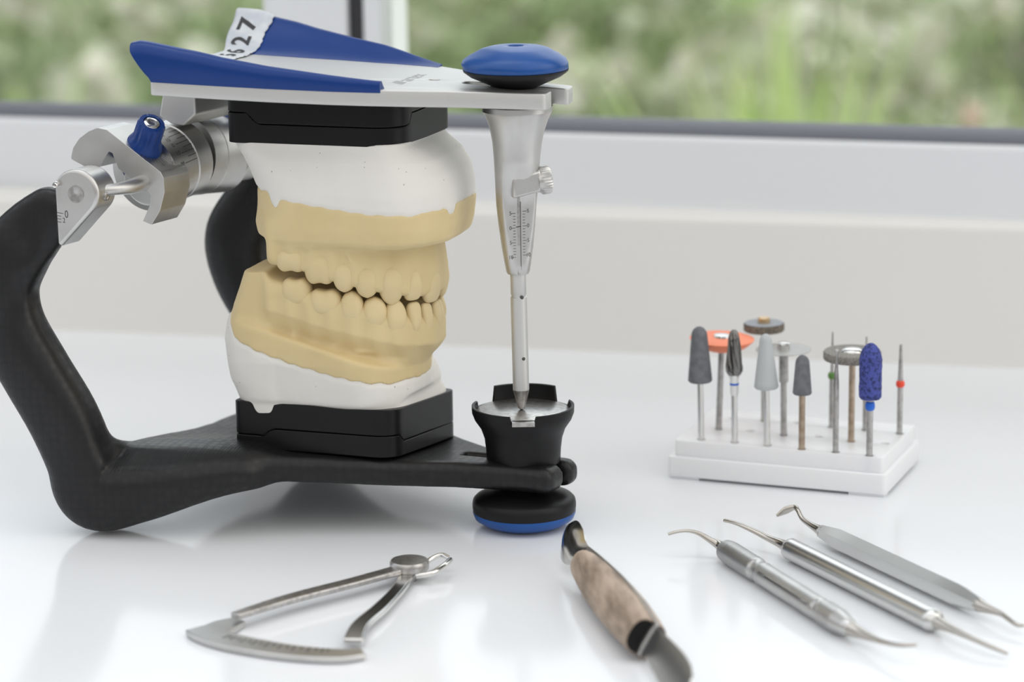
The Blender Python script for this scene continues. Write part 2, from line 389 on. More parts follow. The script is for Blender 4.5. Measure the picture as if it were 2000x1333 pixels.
def vnoise(U_, V_, Z_, sc, seed):
    """cheap smooth noise from summed sines."""
    g = np.random.default_rng(seed); o = 0
    for _ in range(7):
        a = g.normal(size=3)*sc; o = o+np.sin(U_*a[0]+V_*a[1]+Z_*a[2]+g.uniform(0, 6.28))
    return o/7
TH = math.radians(18)
#@@SETTING
# ------------------------------------------------------------------ the setting: sill, upstand, window
def wbox(a0, a1, b0, b1, z0, z1): return box(a0, a1, b0, b1, z0, z1)
up_rot = -math.radians(13.3); win_rot = -math.radians(15.5)
def setting(name, mb, m, rot, org=(-3.5, 273.8, 0), bev=0, kind='structure', parent=None):
    o = mb.build(name, m, parent, shade=30)
    if parent is None: o.location = Vector(org)*S; o.rotation_euler = (0, 0, rot)
    if kind and parent is None: o['kind'] = kind
    if bev: bevel(o, bev, 4)
    return o
tb = MB(); c13, s13 = math.cos(up_rot), math.sin(up_rot)
tb.add(*prism([(-1100, -430, -32), (1100, -430, -32), (1100, 273.8+s13/c13*1103.5, -32), (-1100, 273.8-s13/c13*1096.5, -32)], (0, 0, 32)))
tab = tb.build('desk', 'table', shade=30); tab['label'] = 'glossy white desk top carrying all the tools in front of the window'; tab['category'] = 'desk'
setting('trim_1', MB().add(*wbox(-1300, 1300, 0, 26, -700, 62)), 'sill', up_rot, bev=3.0)
# window: frame rail, dark gasket, glass, mullion
win = MB().add(*wbox(-1500, 1500, 19, 62, 50, 94)).add(*wbox(-1500, 1500, 19, 62, 1250, 1300))
for x0, x1 in ((-1500, -1430), (1430, 1500)): win.add(*wbox(x0, x1, 19.5, 62, 90, 1255))
wo = setting('window_1', win, 'upvc', win_rot, bev=2.0)
setting('window_mullion', MB().add(*wbox(-120, -80.5, 19.5, 62, 93, 1252)), 'upvc', 0, parent=wo, bev=1.5)
setting('window_mullion', MB().add(*wbox(-73, -65, 21, 62, 99, 1252)), 'upvc', 0, parent=wo, bev=1.0)
setting('window_gasket', MB().add(*wbox(-80.6, -72.9, 24, 60, 98, 1252)), 'gasket2', 0, parent=wo)
for x0, x1 in ((-1430, -120), (-65, 1430)):
    setting('window_gasket', MB().add(*prism([(x0, 22, 93.5), (x0, 24, 95.2), (x0, 31, 98.2), (x0, 40, 98.8), (x0, 40, 93)], (x1-x0, 0, 0))), 'gasket', 0, parent=wo)
    setting('window_gasket', MB().add(*prism([(x0, 19.3, 91.9), (x0, 20.5, 93.7), (x0, 22.6, 94.3), (x0, 26, 94.5), (x0, 26, 91.9)], (x1-x0, 0, 0))), 'gasket2', 0, parent=wo)
    setting('window_pane', MB().add(*wbox(x0-3, x1+3, 36, 38, 96, 1252)), 'glass', 0, parent=wo)

# ------------------------------------------------------------------ garden beyond the glass
g = MB().add(*box(-9000, 9000, 700, 24000, -900, -880)).build('ground', 'soil'); g['kind'] = 'structure'
def leafcloud(n, sx, sy, sz, size, seed, blade=False, zf=None):
    rg = np.random.default_rng(seed); V = []; F = []
    for i in range(n):
        d = rg.normal(size=3); d /= np.linalg.norm(d); rad = rg.uniform(.55, 1)**.5
        bumpy = 1+.22*math.sin(4*d[0]+seed)+.18*math.sin(5*d[1]+3*d[2])
        c = np.array([d[0]*sx, d[1]*sy, d[2]*sz])*rad*bumpy+np.array([0, 0, sz*.95])
        nrm = d*.8+rg.normal(size=3)*.6; nrm /= np.linalg.norm(nrm); t = np.cross(nrm, rg.normal(size=3)); t /= np.linalg.norm(t); b = np.cross(nrm, t)
        L = size*rg.uniform(.7, 1.4); W = L*.42; k = len(V)
        V += [c-t*L/2, c+b*W/2-t*L*.08+nrm*L*.04, c+t*L/2-nrm*L*.08, c-b*W/2-t*L*.08+nrm*L*.04]; F.append((k, k+1, k+2, k+3))
    return V, F
def make_shrub(seed, leafm, sx, sy, sz, size, n):
    t = thing('shrub', '', 'shrub')
    MB().add(*leafcloud(n, sx, sy, sz, size, seed)).build('foliage', leafm, t, smooth=False, kind='stuff')
    rg = random.Random(seed); st = MB()
    for k in range(5):
        a = rg.uniform(0, 6.28); st.add(*tube([(0, 0, 0), (sx*.2*math.cos(a), sy*.2*math.sin(a), sz*.7), (sx*.5*math.cos(a), sy*.5*math.sin(a), sz*1.5)], [9, 6, 3], n=6))
    st.build('stem', 'wood', t); return t
def clone(t, loc, rz, sc=1):
    r_ = t.copy(); COL.objects.link(r_); r_.location = Vector(loc)*S; r_.rotation_euler = (0, 0, rz); r_.scale = (sc,)*3
    for ch in t.children:
        c = ch.copy(); COL.objects.link(c); c.parent = r_
    return r_
protos = [make_shrub(11, 'leaf_a', 430, 380, 430, 62, 3600), make_shrub(12, 'leaf_c', 400, 380, 400, 70, 3000), make_shrub(13, 'leaf_b', 360, 330, 370, 60, 2800)]
LAB = {0: 'muted green leafy shrub', 1: 'grey-green shrub with pale leaves', 2: 'fresh bright green shrub'}
spots = [(0, -480, 3650, .76), (1, 480, 3650, .76), (0, 1440, 3650, .76), (1, -1440, 3650, .76), (0, -2400, 3650, .76), (1, 2400, 3650, .76),
         (0, 0, 4850, .98), (1, -1300, 4850, .98), (1, 1300, 4850, .98), (0, 2600, 4850, .98), (0, -2600, 4850, .98), (2, -800, 2880, .42), (2, 720, 2880, .42)]
WHERE = ['outside, left part of the right pane', 'outside, right part of the right pane', 'outside beyond the right edge of the view', 'outside the left pane', 'outside at the left end of the bed', 'outside at the right end of the bed',
         'in the back row, outside the middle', 'in the back row, outside the left pane', 'in the back row, outside the right pane', 'in the back row at the right end', 'in the back row at the left end', 'low in front of the others, left pane', 'low in front of the others, right pane']
used = set()
for i, (k, x, y, sc) in enumerate(spots):
    if k not in used: o = protos[k]; used.add(k); o.location = Vector((x, y, -882))*S; o.rotation_euler = (0, 0, i*1.3); o.scale = (sc*1.15,)*3
    else: o = clone(protos[k], (x, y, -882), i*1.3, sc*1.15)
    o['label'] = LAB[k]+' '+WHERE[i]; o['group'] = 'shrubs outside the window'
# clumps of long strap leaves
def clump(n, L, seed):
    rg = random.Random(seed); mb = MB()
    for i in range(n):
        a = rg.uniform(0, 6.28); le = rg.uniform(.08, .42); l = L*rg.uniform(.6, 1); w = rg.uniform(11, 20)
        dx, dy = math.cos(a), math.sin(a); P = []
        for s_ in range(7):
            q = s_/6; P.append((dx*l*le*q**1.5*.8, dy*l*le*q**1.5*.8, l*(q-.33*le*q**3)))
        V = []; 
        for s_, q in enumerate(P):
            ww = w*(1-(s_/6)**2.2)+1; V += [(q[0]-dy*ww, q[1]+dx*ww, q[2]), (q[0]+dy*ww, q[1]-dx*ww, q[2])]
        mb.add(V, [(2*s_, 2*s_+1, 2*s_+3, 2*s_+2) for s_ in range(6)])
    return mb
cl = thing('strap_leaf_plant', 'bright green clump of long arching leaves outside, lower right pane', 'plant', (330, 2350, -882), 0, 'long-leaved plants outside the window')
clump(110, 860, 3).build('foliage', 'leaf_b', cl, kind='stuff')
for (x, y, sc, lab) in ((-120, 2350, .88, 'bright green clump of long leaves outside, just right of the mullion'), (-590, 2350, .95, 'yellow-green clump of long leaves outside the left pane'),
                        (780, 2350, 1.02, 'fresh green clump of long leaves outside, at the right edge of the view'), (1260, 2350, 1.0, 'green clump of long leaves outside, beyond the right edge')):
    o = clone(cl, (x, y, -882), x, sc); o['label'] = lab
# pale blossom heads
def flower(loc, sc, m, lab, seed):
    t = thing('flower_cluster', lab, 'flower', loc, 0, 'pale blossom heads among the shrubs outside')
    rg = np.random.default_rng(seed); V = []; F = []
    for i in range(26):
        c = rg.normal(size=3)*sc*.36; nrm = np.array([rg.normal()*.6, -1, rg.normal()*.6]); nrm /= np.linalg.norm(nrm); a = np.cross(nrm, [0, 0, 1]); a /= np.linalg.norm(a); b = np.cross(nrm, a); k = len(V)
        L = sc*.32; V += [c-a*L, c+b*L*.8, c+a*L, c-b*L*.8]; F.append((k, k+1, k+2, k+3))
    MB().add(V, F).build('petals', m, t, smooth=False)
    MB().add(*tube([(0, 20, 0), (0, 60, -sc*1.8), (0, 120, -sc*4)], [3, 3, 4], n=6)).build('stem', 'leaf_a', t)
frg = random.Random(5); k = 0
FL = [(-520, 3080, -190, 60, 0), (-430, 3250, -60, 70, 0), (-150, 3000, -170, 62, 0), (40, 3000, -40, 60, 0), (210, 3100, -120, 80, 0), (330, 3050, -30, 60, 0), (470, 3150, -95, 70, 0), (560, 2950, -210, 66, 0), (150, 3000, -250, 50, 0),
      (530, 2300, -205, 16, 1), (-330, 3300, -10, 75, 0), (700, 3050, -50, 70, 0), (-640, 3050, -60, 75, 0)]
WH = ['low in the left pane', 'high in the left pane', 'just right of the mullion', 'above the plate front', 'behind the blue knob', 'right of the blue knob', 'high above the bur stand', 'low at the right edge', 'low behind the bracket of the pin', 'small and pink, low at the right', 'near the mullion top', 'top right corner', 'top left corner']
extra = [(-700, 3150, -150), (-470, 3000, -120), (-600, 3000, -260), (-400, 2800, -250), (60, 2820, -230), (270, 3000, -230), (400, 2950, -170), (640, 3000, -140), (-60, 3100, -90), (120, 3240, -10), (480, 3000, 0), (-250, 2800, -110)]
WX = ['lower left corner of the left pane', 'middle of the left pane', 'lowest in the left pane', 'low right in the left pane', 'low, just left of the pin', 'low, just right of the pin', 'above the bur stand', 'middle of the right edge', 'above the aluminium plate', 'top, over the blue knob', 'top, over the bur stand', 'behind the frame between the panes']
for j, (x, y, z) in enumerate(extra): FL.append((x, y, z, 62+7*(j % 5), 0)); WH.append(WX[j])
for i, (x, y, z, sc, pk) in enumerate(FL):
    flower((x, y, z), sc, 'petal_p' if pk else 'petal', ('small pink' if pk else 'pale cream')+' blossom head outside the window, '+WH[i], 40+i)
#@@ARTIC
# ------------------------------------------------------------------ articulator
art = thing('dental_articulator', 'black carbon and aluminium dental articulator with blue-winged top plate holding the casts', 'dental articulator', (0, 0, 0), -TH)
def W(u0, t): return u0+.208*t                                      # the transverse axis leans slightly
ptop = lambda u: 155-.05*u                                          # top face of the upper plate
# --- lower frame (one carbon body)
ax, (Ug, Vg, Zg) = grid((-196, -66, -3), (24, 72, 130), 1.1)
Xu = ax[0][:, None]; Xz = ax[2][None, :]
def arm(path, n=14):
    P = np.array(catmull(path, n)); best = np.full((len(ax[0]), len(ax[2])), 1e9, np.float32); at = np.zeros((3,)+best.shape, np.float32)
    for q in P:
        d = np.sqrt((Xu-q[0])**2+(Xz-q[1])**2); e = d-q[2]; m_ = e < best
        best = np.where(m_, e, best); at = np.where(m_[None], q[2:5][:, None, None], at)
    hw, vc, ht = (a[:, None, :] for a in at); d2 = best[:, None, :]+hw
    qn = ((d2/hw)**3+(np.abs(Vg-vc)/ht)**3)**(1/3)
    return (qn-1)*np.minimum(hw, ht)
near = [(-153.0, 113.6, 9.3, -50.5, 5.2), (-159.5, 107.5, 11, -50.5, 6.0), (-166, 100, 12, -51, 8.0), (-172.5, 88, 12.8, -51, 9), (-170.5, 74, 12.3, -51, 9), (-161.5, 58, 12, -51, 9.5), (-152.5, 42, 12, -50, 10), (-147, 27, 11.5, -48, 11),
        (-142, 14.5, 13, -46, 12), (-127, 15.5, 11.3, -42, 14), (-108, 20, 9, -36, 17), (-90, 23, 6, -28, 17)]
far = [(u+46, z, hw, -v_-1, ht) for (u, z, hw, v_, ht) in near[:9]]+[(-84, 17, 10, 44, 11), (-72, 21, 6, 36, 12)]
d_arm = np.minimum(arm(near), arm(far))
outline = [(14.0, -14.2), (0, -14.8), (-20, -18.5), (-40, -26), (-70, -34), (-100, -40), (-128, -44), (-139, -40), (-134, -18), (-128, 0), (-126, 20), (-122, 40), (-100, 52), (-70, 48), (-45, 38), (-30, 26), (-15, 16), (0, 13.2), (17.5, 12.6)]
P2 = polysdf(ax[0][:, None], ax[1][None, :], roundpoly(outline, [5, 8, 8, 8, 20, 20, 8, 8, 12, 12, 12, 12, 16, 20, 12, 12, 8, 8, 5]))[:, :, None]
zt = 24.0-.022*Ug-.09*np.clip(Vg, -30, 14); hz = 4.8
qa = P2+3.9; qb = np.abs(Zg-(zt-hz))-hz+3.9
d_pl = np.sqrt(np.maximum(qa, 0)**2+np.maximum(qb, 0)**2)+np.minimum(np.maximum(qa, qb), 0)-3.9
body = smin(d_arm, d_pl, 9)
body = np.maximum(body, -(body*0+np.maximum(np.abs(Vg-.4)-3.0, -(Ug+23)-0)))    # open slot between the prongs
body = smax(body, .15-Zg, 1.0)
sdf_obj('lower_frame', body, ax, 'carbon', art, it=2)
del body, d_arm, d_pl, qa, qb

# --- incisal table cup, metal disc, foot knob
cup = lathe([(0, 23.4), (12.7, 23.4), (12.9, 23.8), (13.1, 28), (13.6, 32), (14.8, 35.5), (16.9, 38.6), (17.8, 41), (17.9, 43.4), (17.5, 43.6), (16.9, 43.4), (16.7, 40.8), (0, 40.6)], n=144)
V_, F_ = cup
# crenellated rim: four raised segments, notches between them
V2_ = []
for q in V_:
    rr = math.hypot(q[0], q[1]); a = math.degrees(math.atan2(q[1], q[0])) % 360; z = q[2]
    rel = (a-288+360) % 360                      # 0 = towards the lens
    notch = rel < 13 or rel > 347
    if rr > 15.5 and z > 43.1:
        if notch: z = 40.6
        elif 138 < rel < 216: z += 3.4
        elif 216 <= rel < 248 or 112 < rel <= 138: z = 41.2
    V2_.append((q[0], q[1], z))
MB().add(V2_, F_).build('incisal_table', 'black_m', art, shade=40)
MB().add(*lathe([(0, 40.4), (16.6, 40.4), (16.6, 41.5), (16.3, 41.7), (0, 41.7)], n=64)).add(*box(-3.9, 3.9, -17.95, -15.0, 40.2, 41.7)).build('table_disc', 'steel_d', art, shade=40)
art.children[-1].rotation_euler = (0, 0, TH)
MB().add(*lathe([(0, 24), (6, 24), (6, 15.5), (7, 13.6), (9.5, 12.6), (14.5, 11.4), (17.0, 10.5), (17.9, 9.6), (18.2, 8.2), (18.2, 6.9), (18.0, 5.6), (0, 5.6)], n=72)).build('foot_knob', 'black_m', art, shade=50)
MB().add(*lathe([(0, 5.8), (17.9, 5.8), (18.1, 5.0), (17.4, 3.1), (14.5, 1.2), (10, .25), (0, 0.05)], n=72)).build('foot_pad', 'blue_l', art, shade=50, label='blue underside of the foot knob')

# --- adapter blocks between frame and cast (outer halves)
def block(name, outl, zs, m, bev, parent, prof=None, org=None):
    """outl: 2-D outline; zs(u,v,k) gives bottom (k=0) / top (k=1) heights."""
    n = len(outl); V = []; 
    for k_, inset in ((0, 0), (1, 0)):
        for (u, v) in outl: V.append((u, v, zs(u, v, k_)))
    F = [tuple(reversed(range(n))), tuple(range(n, 2*n))]+[(i, (i+1) % n, (i+1) % n+n, i+n) for i in range(n)]
    o = MB().add(V, F).build(name, m, parent, shade=30); bevel(o, bev, 3, 50); return o
def dense(P, step=1.0):
    o = []
    for i in range(len(P)):
        a, b = np.array(P[i]), np.array(P[(i+1) % len(P)]); k = max(1, int(np.linalg.norm(b-a)/step))
        o += [tuple(a+(b-a)*j/k) for j in range(k)]
    return o
up_out = dense(roundpoly([(-98, -25), (-34.5, -25), (-33.5, 27), (-98, 27)], [5, 12, 6, 6], 8))
lo_out = dense(roundpoly([(-98.5, -26), (-39.0, -26.5), (-33.5, 27), (-98.5, 27)], [4, 9, 5, 6], 8))
def stepz(u, v, lo, hi, side, ua, ub, base, dz):
    """joint line of a split block: raised in the middle of each face."""
    if side == 'near': return base+dz*min(1, max(0, (u-ua)/3.5))*min(1, max(0, (ub-u)/3.5)+(0 if v < 0 else 1))
    return base
def up_joint(u, v):                                                 # height of the joint in the upper block
    z = 147.0
    if v < -10 and u < -36: z -= 3.8*min(1, max(0, (u+90)/4))
    elif v < -17: z -= 3.8
    elif v < -10: z -= 3.8*min(1, max(0, (-12.5-v)/2.5))
    return z-.3
def lo_joint(u, v):
    z = 33.2
    if v < -18 and u < -38.5: z += 2.6*min(1, max(0, (u+87)/3))
    elif v < -20.5: z += 2.6
    elif v < -15.5: z += 2.6*min(1, max(0, (-17.5-v)/2.5))
    else: z -= 0
    return z-.08*(v+26)
adU = block('adapter_block', up_out, lambda u, v, k: (ptop(u)-5.3 if k else up_joint(u, v)+.18), 'black', .35, art)
adL = block('adapter_block', lo_out, lambda u, v, k: lo_joint(u, v)-.18 if k else 28.3-.09*(v+26)-.004*(u+98), 'black', .35, art)
mk = MB(); V2, F2 = text2d('16', 4.2); mapped(mk, V2, F2, lambda x, y: (-33.0, 0+x, 149.3+y)); mk.build('block_marking', 'engr_g', art)

# --- upper plate (aluminium)
hwf = [(17, 11), (13, 11.5), (4, 14), (-6, 17.5), (-18, 22), (-30, 27.5), (-42, 32.5), (-55, 37), (-75, 42), (-95, 45.5), (-114, 48)]
hw_at = lambda u: float(np.interp(-u, [-q[0] for q in hwf], [q[1] for q in hwf]))
po = [(12.5, -11), (-6, -17.5), (-18, -22), (-30, -27.5), (-42, -32.5), (-55, -37), (-75, -42), (-95, -45.5), (-115, -48), (-115, 48), (-95, 45.5), (-75, 42), (-55, 37), (-42, 32.5), (-30, 27.5), (-18, 22), (-6, 17.5), (5, 13), (15.8, 12),
      (16.5, 3.6), (3, 3.1), (-9, 3.1), (-9, -3.1), (3, -3.1), (12.8, -3.1)]
po = [(13.0, -11.0)]+po[1:]
rad = [2.5]+[6]*6+[6, 2, 2]+[6]*8+[2.2, 1.6]+[0, 2.9, 2.9, 0, 1.6]
slot = roundpoly([(-22, -3), (-9.6, -3), (-9.6, 3), (-22, 3)], [2.9, .3, .3, 2.9], 8)
po_r = roundpoly([(13.0, -11.0)]+po[1:18]+[(15.8, 12), (16.5, 3.6), (2, 3.1), (-20, 3.1), (-20, -3.1), (2, -3.1), (12.8, -3.1)], [2.5]+[6]*7+[2, 2]+[6]*8+[2.2, 1.6]+[0, 3.0, 3.0, 0, 1.6], 6)
hole = [(-30.5+1.9*math.cos(a), 0+1.9*math.sin(a)) for a in np.linspace(0, 2*math.pi, 24, endpoint=False)]
me = plate2d([po_r, hole], -5.6, 0, .55)
for v in me.vertices: v.co.z += ptop(v.co.x/S)*S
up_plate = sharp(link('upper_plate', me, 'alu2', art), 28)

# --- blue wings on both sides of the plate
ws = [(-114, 13.4, 4.2, 26), (-103, 10.8, 3.9, 24), (-90, 8.4, 3.4, 21), (-75, 6.4, 2.9, 16.5), (-60, 4.9, 2.3, 12.0), (-48, 3.7, 1.8, 7.5), (-39, 2.9, 1.4, 4.2)]
_wu = [q[0] for q in ws]
def wing_par(u): return tuple(float(np.interp(u, _wu, [q[i] for q in ws])) for i in (1, 2, 3))
def wing(side):
    V = []; NS = 40; prof_n = None; us = np.linspace(-114, -38.5, NS)
    for i, u in enumerate(us):
        H, th, reach = wing_par(u); e = hw_at(u)+.25; zb = ptop(u); over = 8.5*max(0, (-u-98)/16)**1.3; H += 1.3*math.sin(math.pi*min(1, max(0, (-u-40)/72)))*0; H *= 1-.10*max(0, (-u-111)/3)**2
        end = min(1, (us[-1]-u)/2.0) if u > -41 else 1
        P = []; fl = .11*H; rr = min(th, .48*H)
        if side > 0: H *= 1-.75*min(1, max(0, (u+62)/23))**1.3; rr = min(th, .48*H)
        cx, cz = e+fl-rr, zb+H-rr
        for k in range(6): q = k/6; P.append((e+fl*math.sin(q*math.pi/2), zb-1.0+(H-rr+1.0)*q))
        for k in range(0, 9): a = math.radians(125)*k/8; P.append((cx+rr*math.cos(a), cz+rr*math.sin(a)))
        x0, z0_ = P[-1]; xe = e-reach; zt_ = z0_-zb
        for k in range(1, 11): q = k/10; P.append((x0+(xe-x0)*q, zb+zt_*(1-q)**1.35+.10))
        P.append((xe, zb-.1)); P.append((e-.5, zb-.9))
        hmin = zb-1.0
        for (w, z) in P:
            du = -over*(max(0, (z-zb))/max(H, 1))**.8*(1-.12*max(0, (z-zb)/max(H, 1)-.75)/.25)
            V.append((u+du, side*w, z))
        prof_n = len(P)
    F = []
    for i in range(NS-1):
        for k in range(prof_n):
            k2 = (k+1) % prof_n; F.append((i*prof_n+k, i*prof_n+k2, (i+1)*prof_n+k2, (i+1)*prof_n+k))
    F += [tuple(range(prof_n)), tuple(reversed(range((NS-1)*prof_n, NS*prof_n)))]
    return MB().add(V, F)
for sd in (-1, 1): wing(sd).build('wing', 'blue', art, shade=42)
def Hsurf(u, v):                                                    # height of plate / wing inner face
    H, th, reach = wing_par(max(-114, min(-39, u))); e = hw_at(u)+.25; rr = min(th, .48*H); x0 = e+.11*H-rr+rr*math.cos(math.radians(125)); z0_ = H-rr+rr*math.sin(math.radians(125))
    if u < -114: H -= 0
    q = (x0-abs(v))/(x0-(e-reach))
    return ptop(u)+(z0_*(1-max(q, 0))**1.35 if q < 1 else 0)+.1
# --- paper tape with a handwritten number, over the plate and up the far wing
tapew = lambda u, v: .34+.07*math.sin(v*.9+u*.4)+.06*math.sin(v*1.9-u*.7)+.10*max(0, math.sin(v*.33+1))
V = []; F = []; NU, NV = 16, 76; rt_ = np.random.default_rng(3)
for i in range(NU+1):
    for j in range(NV+1):
        fv = j/NV; v = -30+76.0*fv; ua = -118.3+.5*math.sin(v*.35)-3.5*min(1, max(0, (v-20)/22)); ub = -106.8+.35*math.sin(v*.5)+(.25*math.sin(v*2.1))+(-2.2 if v > 44 else 0)
        u = ua+(ub-ua)*i/NU; z = Hsurf(u, v)+tapew(u, v)
        if i == NU and 8 < j: z += .15
        V.append((u, v, z))
for i in range(NU):
    for j in range(NV): a = i*(NV+1)+j; F.append((a, a+1, a+NV+2, a+NV+1))
tp = MB().add(V, F).build('paper_tape', 'tape', art, label='torn pale paper tape with a handwritten number'); so = tp.modifiers.new('t', 'SOLIDIFY'); so.thickness = .18*S; so.offset = -1
tpm = MB()
for s_, cv, cu, sz, xs, ro in (('N', -8, -112, 7, 1.0, .1), ('A', -2.5, -112.2, 7, 1.0, -.05), ('R', 3, -112, 7, 1.0, .1), ('5', 14, -112.5, 8, 1.0, .15), ('6', 22, -113.2, 9.5, 1.1, -.05), ('2', 29.5, -114, 9.5, 1.0, .1), ('7', 37, -114.5, 9.5, 1.15, .0)):
    V2, F2 = text2d(s_, sz, bold=.22, xs=xs); c_, d_ = math.cos(ro), math.sin(ro)
    def fn(x, y, cv=cv, cu=cu, c_=c_, d_=d_):
        xx, yy = x*c_-y*d_, x*d_+y*c_; u, v = cu-yy, cv+xx
        return (u, v, Hsurf(u, v)+tapew(u, v)+.16)
    mapped(tpm, V2, F2, fn)
V2, F2 = quad_strip((32.3, -108), (40, -107.6), 1.0)
tpm.build('handwriting', 'ink', tp, smooth=False)
# plate lettering and swoosh
lm = MB(); V2, F2 = text2d('artex', 7.6, xs=1.1)
mapped(lm, V2, F2, lambda x, y: (-38.5-y, .5+x, ptop(-38.5-y)+.06))
for k in range(4):
    V2, F2 = quad_strip((-15.6+k*1.35, -2.2), (-13.2+k*1.35, 2.4), .45); mapped(lm, V2, F2, lambda x, y: (-38.5-y, x, ptop(-38.5-y)+.06))
lm.build('plate_lettering', 'engr_g', art, smooth=False)

# --- top knob
def wavy(a, i): return .018*math.cos(5*a) if 3 <= i <= 8 else 0
MB().add(*lathe([(0, 154.6), (7.2, 154.6), (7.6, 155.1), (10.5, 156.4), (15.5, 158.6), (17.8, 160.3), (18.0, 161.0), (0, 161.0)], c=(-1, 0, 0), n=72)).build('upper_knob', 'black_m', art, shade=55)
kt = MB().add(*lathe([(0, 160.9), (17.6, 160.9), (18.0, 161.3), (18.15, 163.0), (17.6, 164.3), (15.2, 165.9), (11.5, 167.9), (9, 168.6), (5.0, 168.95), (2.9, 168.95), (2.6, 168.7), (2.5, 167.2), (0, 167.2)], c=(-1, 0, 0), n=90, flute=wavy)).build('knob_cap', 'blue_l', art, shade=60, label='blue cap of the top knob'); 

# --- incisal pin: sleeve, rod, tip, scale flat, lock screw
SL = [(0, 148.6), (12.0, 148.6), (12.1, 146.8), (11.6, 146.2), (10.4, 143.5), (9.3, 140), (8.5, 136), (8.0, 131), (7.65, 126), (7.3, 120), (6.9, 114), (6.3, 107), (5.5, 100), (4.6, 94), (4.1, 91), (3.7, 90.2), (0, 90.2)]
V, F = lathe(SL, n=96); fa = math.radians(-58); fn_ = Vector((math.cos(fa), math.sin(fa), 0))     # direction the scale flat faces
V3 = []
for q in V:
    z = q[2]; c_ = Vector((-.5-.9*(148-z)/34 if z > 114 else -1.4+.25*(114-z)/24, 0, 0)); lim = 4.1 if z < 121.5 else 99
    d = q.x*fn_.x+q.y*fn_.y; qq = Vector(q)
    if z < 121.5 and d > lim: qq = Vector((q.x-fn_.x*(d-lim), q.y-fn_.y*(d-lim), z))
    V3.append(qq+c_)
sl = MB().add(V3, F).build('pin_sleeve', 'alu', art, shade=40)
rodc = lambda z: -1.15+.0135*(90-z)
MB().add(*tube([(rodc(z), 0, z) for z in (119, 90.5, 82.9, 82.6, 82.2, 81.9, 60, 49)], [2.75, 2.75, 2.75, 2.5, 2.5, 2.85, 2.85, 2.85], n=40, hint=(1, 0, 0))).build('pin_rod', 'alu2', art, shade=40)
MB().add(*tube([(rodc(z), 0, z) for z in (49.02, 48.5, 43.8, 42.4, 41.75)], [2.8, 2.75, 1.6, 1.15, .5], n=32, hint=(1, 0, 0))).build('pin_tip', 'steel_d', art, shade=50)
tx = Vector((-fn_.y, fn_.x, 0))                                      # right-hand direction on the flat
cS = Vector((-1.3, 0, 0))
def flat(x, z, off=4.16): return cS+fn_*off+tx*x+Vector((0, 0, z))
sm = MB(); 
for k in range(16):                                                  # millimetre ticks, two columns
    z1 = 112.6-k*1.02; big = k % 5 == 0
    for sx, xx in ((-1, -1.5), (1, .95)):
        z = z1+(-.6 if sx < 0 else 0); V2, F2 = quad_strip((xx, z), (xx+sx*(1.5 if big else .9), z), .17); mapped(sm, V2, F2, lambda x, y: flat(x, y))
for i, s_ in enumerate(('5', '0', '5', '10')):
    for xx, dz in ((-3.3, -.6), (2.9, 0)):
        V2, F2 = text2d(s_, 1.9); mapped(sm, V2, F2, lambda x, y: flat(xx+x*.9, 112.6-i*5.1+dz+y))
V2, F2 = quad_strip((.25, 116), (.25, 91), .26); mapped(sm, V2, F2, lambda x, y: flat(x, y))
V2, F2 = quad_strip((-1.4, 107.2), (.3, 107.4), .3); mapped(sm, V2, F2, lambda x, y: flat(x, y))
sm.build('pin_scale', 'engr', art, smooth=False)
MB().add(*prism([flat(x, z, 3.9) for x, z in ((-.9, 90.5), (.15, 90.5), (.15, 118), (-.9, 118))], fn_*.22)).build('scale_window', 'steel_d', art, shade=30)
# clamp lug and knurled screw
lug = MB().add(*prism([cS+fn_*2+tx*x+Vector((0, 0, z)) for x, z in ((-2.9, 117.4), (7.2, 119.4), (7.2, 126.8), (-2.9, 124.8))], fn_*4.6)).build('clamp_lug', 'alu', art, shade=30); bevel(lug, .9, 3)
sc_ax = (tx*1.0+Vector((0, 0, .08))).normalized()
sc_c = cS+fn_*3.2+tx*6.4+Vector((0, 0, 122.6))
MB().add(*lathe([(0, 0), (3.9, 0), (3.9, .3), (4.5, 1.2), (4.7, 1.6), (4.7, 4.0), (4.4, 4.6), (0, 4.7)], c=sc_c, axis=sc_ax, n=120, flute=lambda a, i: (.035*math.cos(30*a) if 4 <= i <= 6 else 0))).build('lock_screw', 'alu', art, shade=50)
for z in (82.2, 60.5):
    hd = Vector((math.cos(math.radians(-48)), math.sin(math.radians(-48)), 0))
    MB().add(*lathe([(0, -.1), (.62, -.1), (.62, .12), (0, .12)], c=Vector((rodc(z), 0, z))+hd*2.78, axis=hd, n=20)).build('pin_hole', 'engr', art)

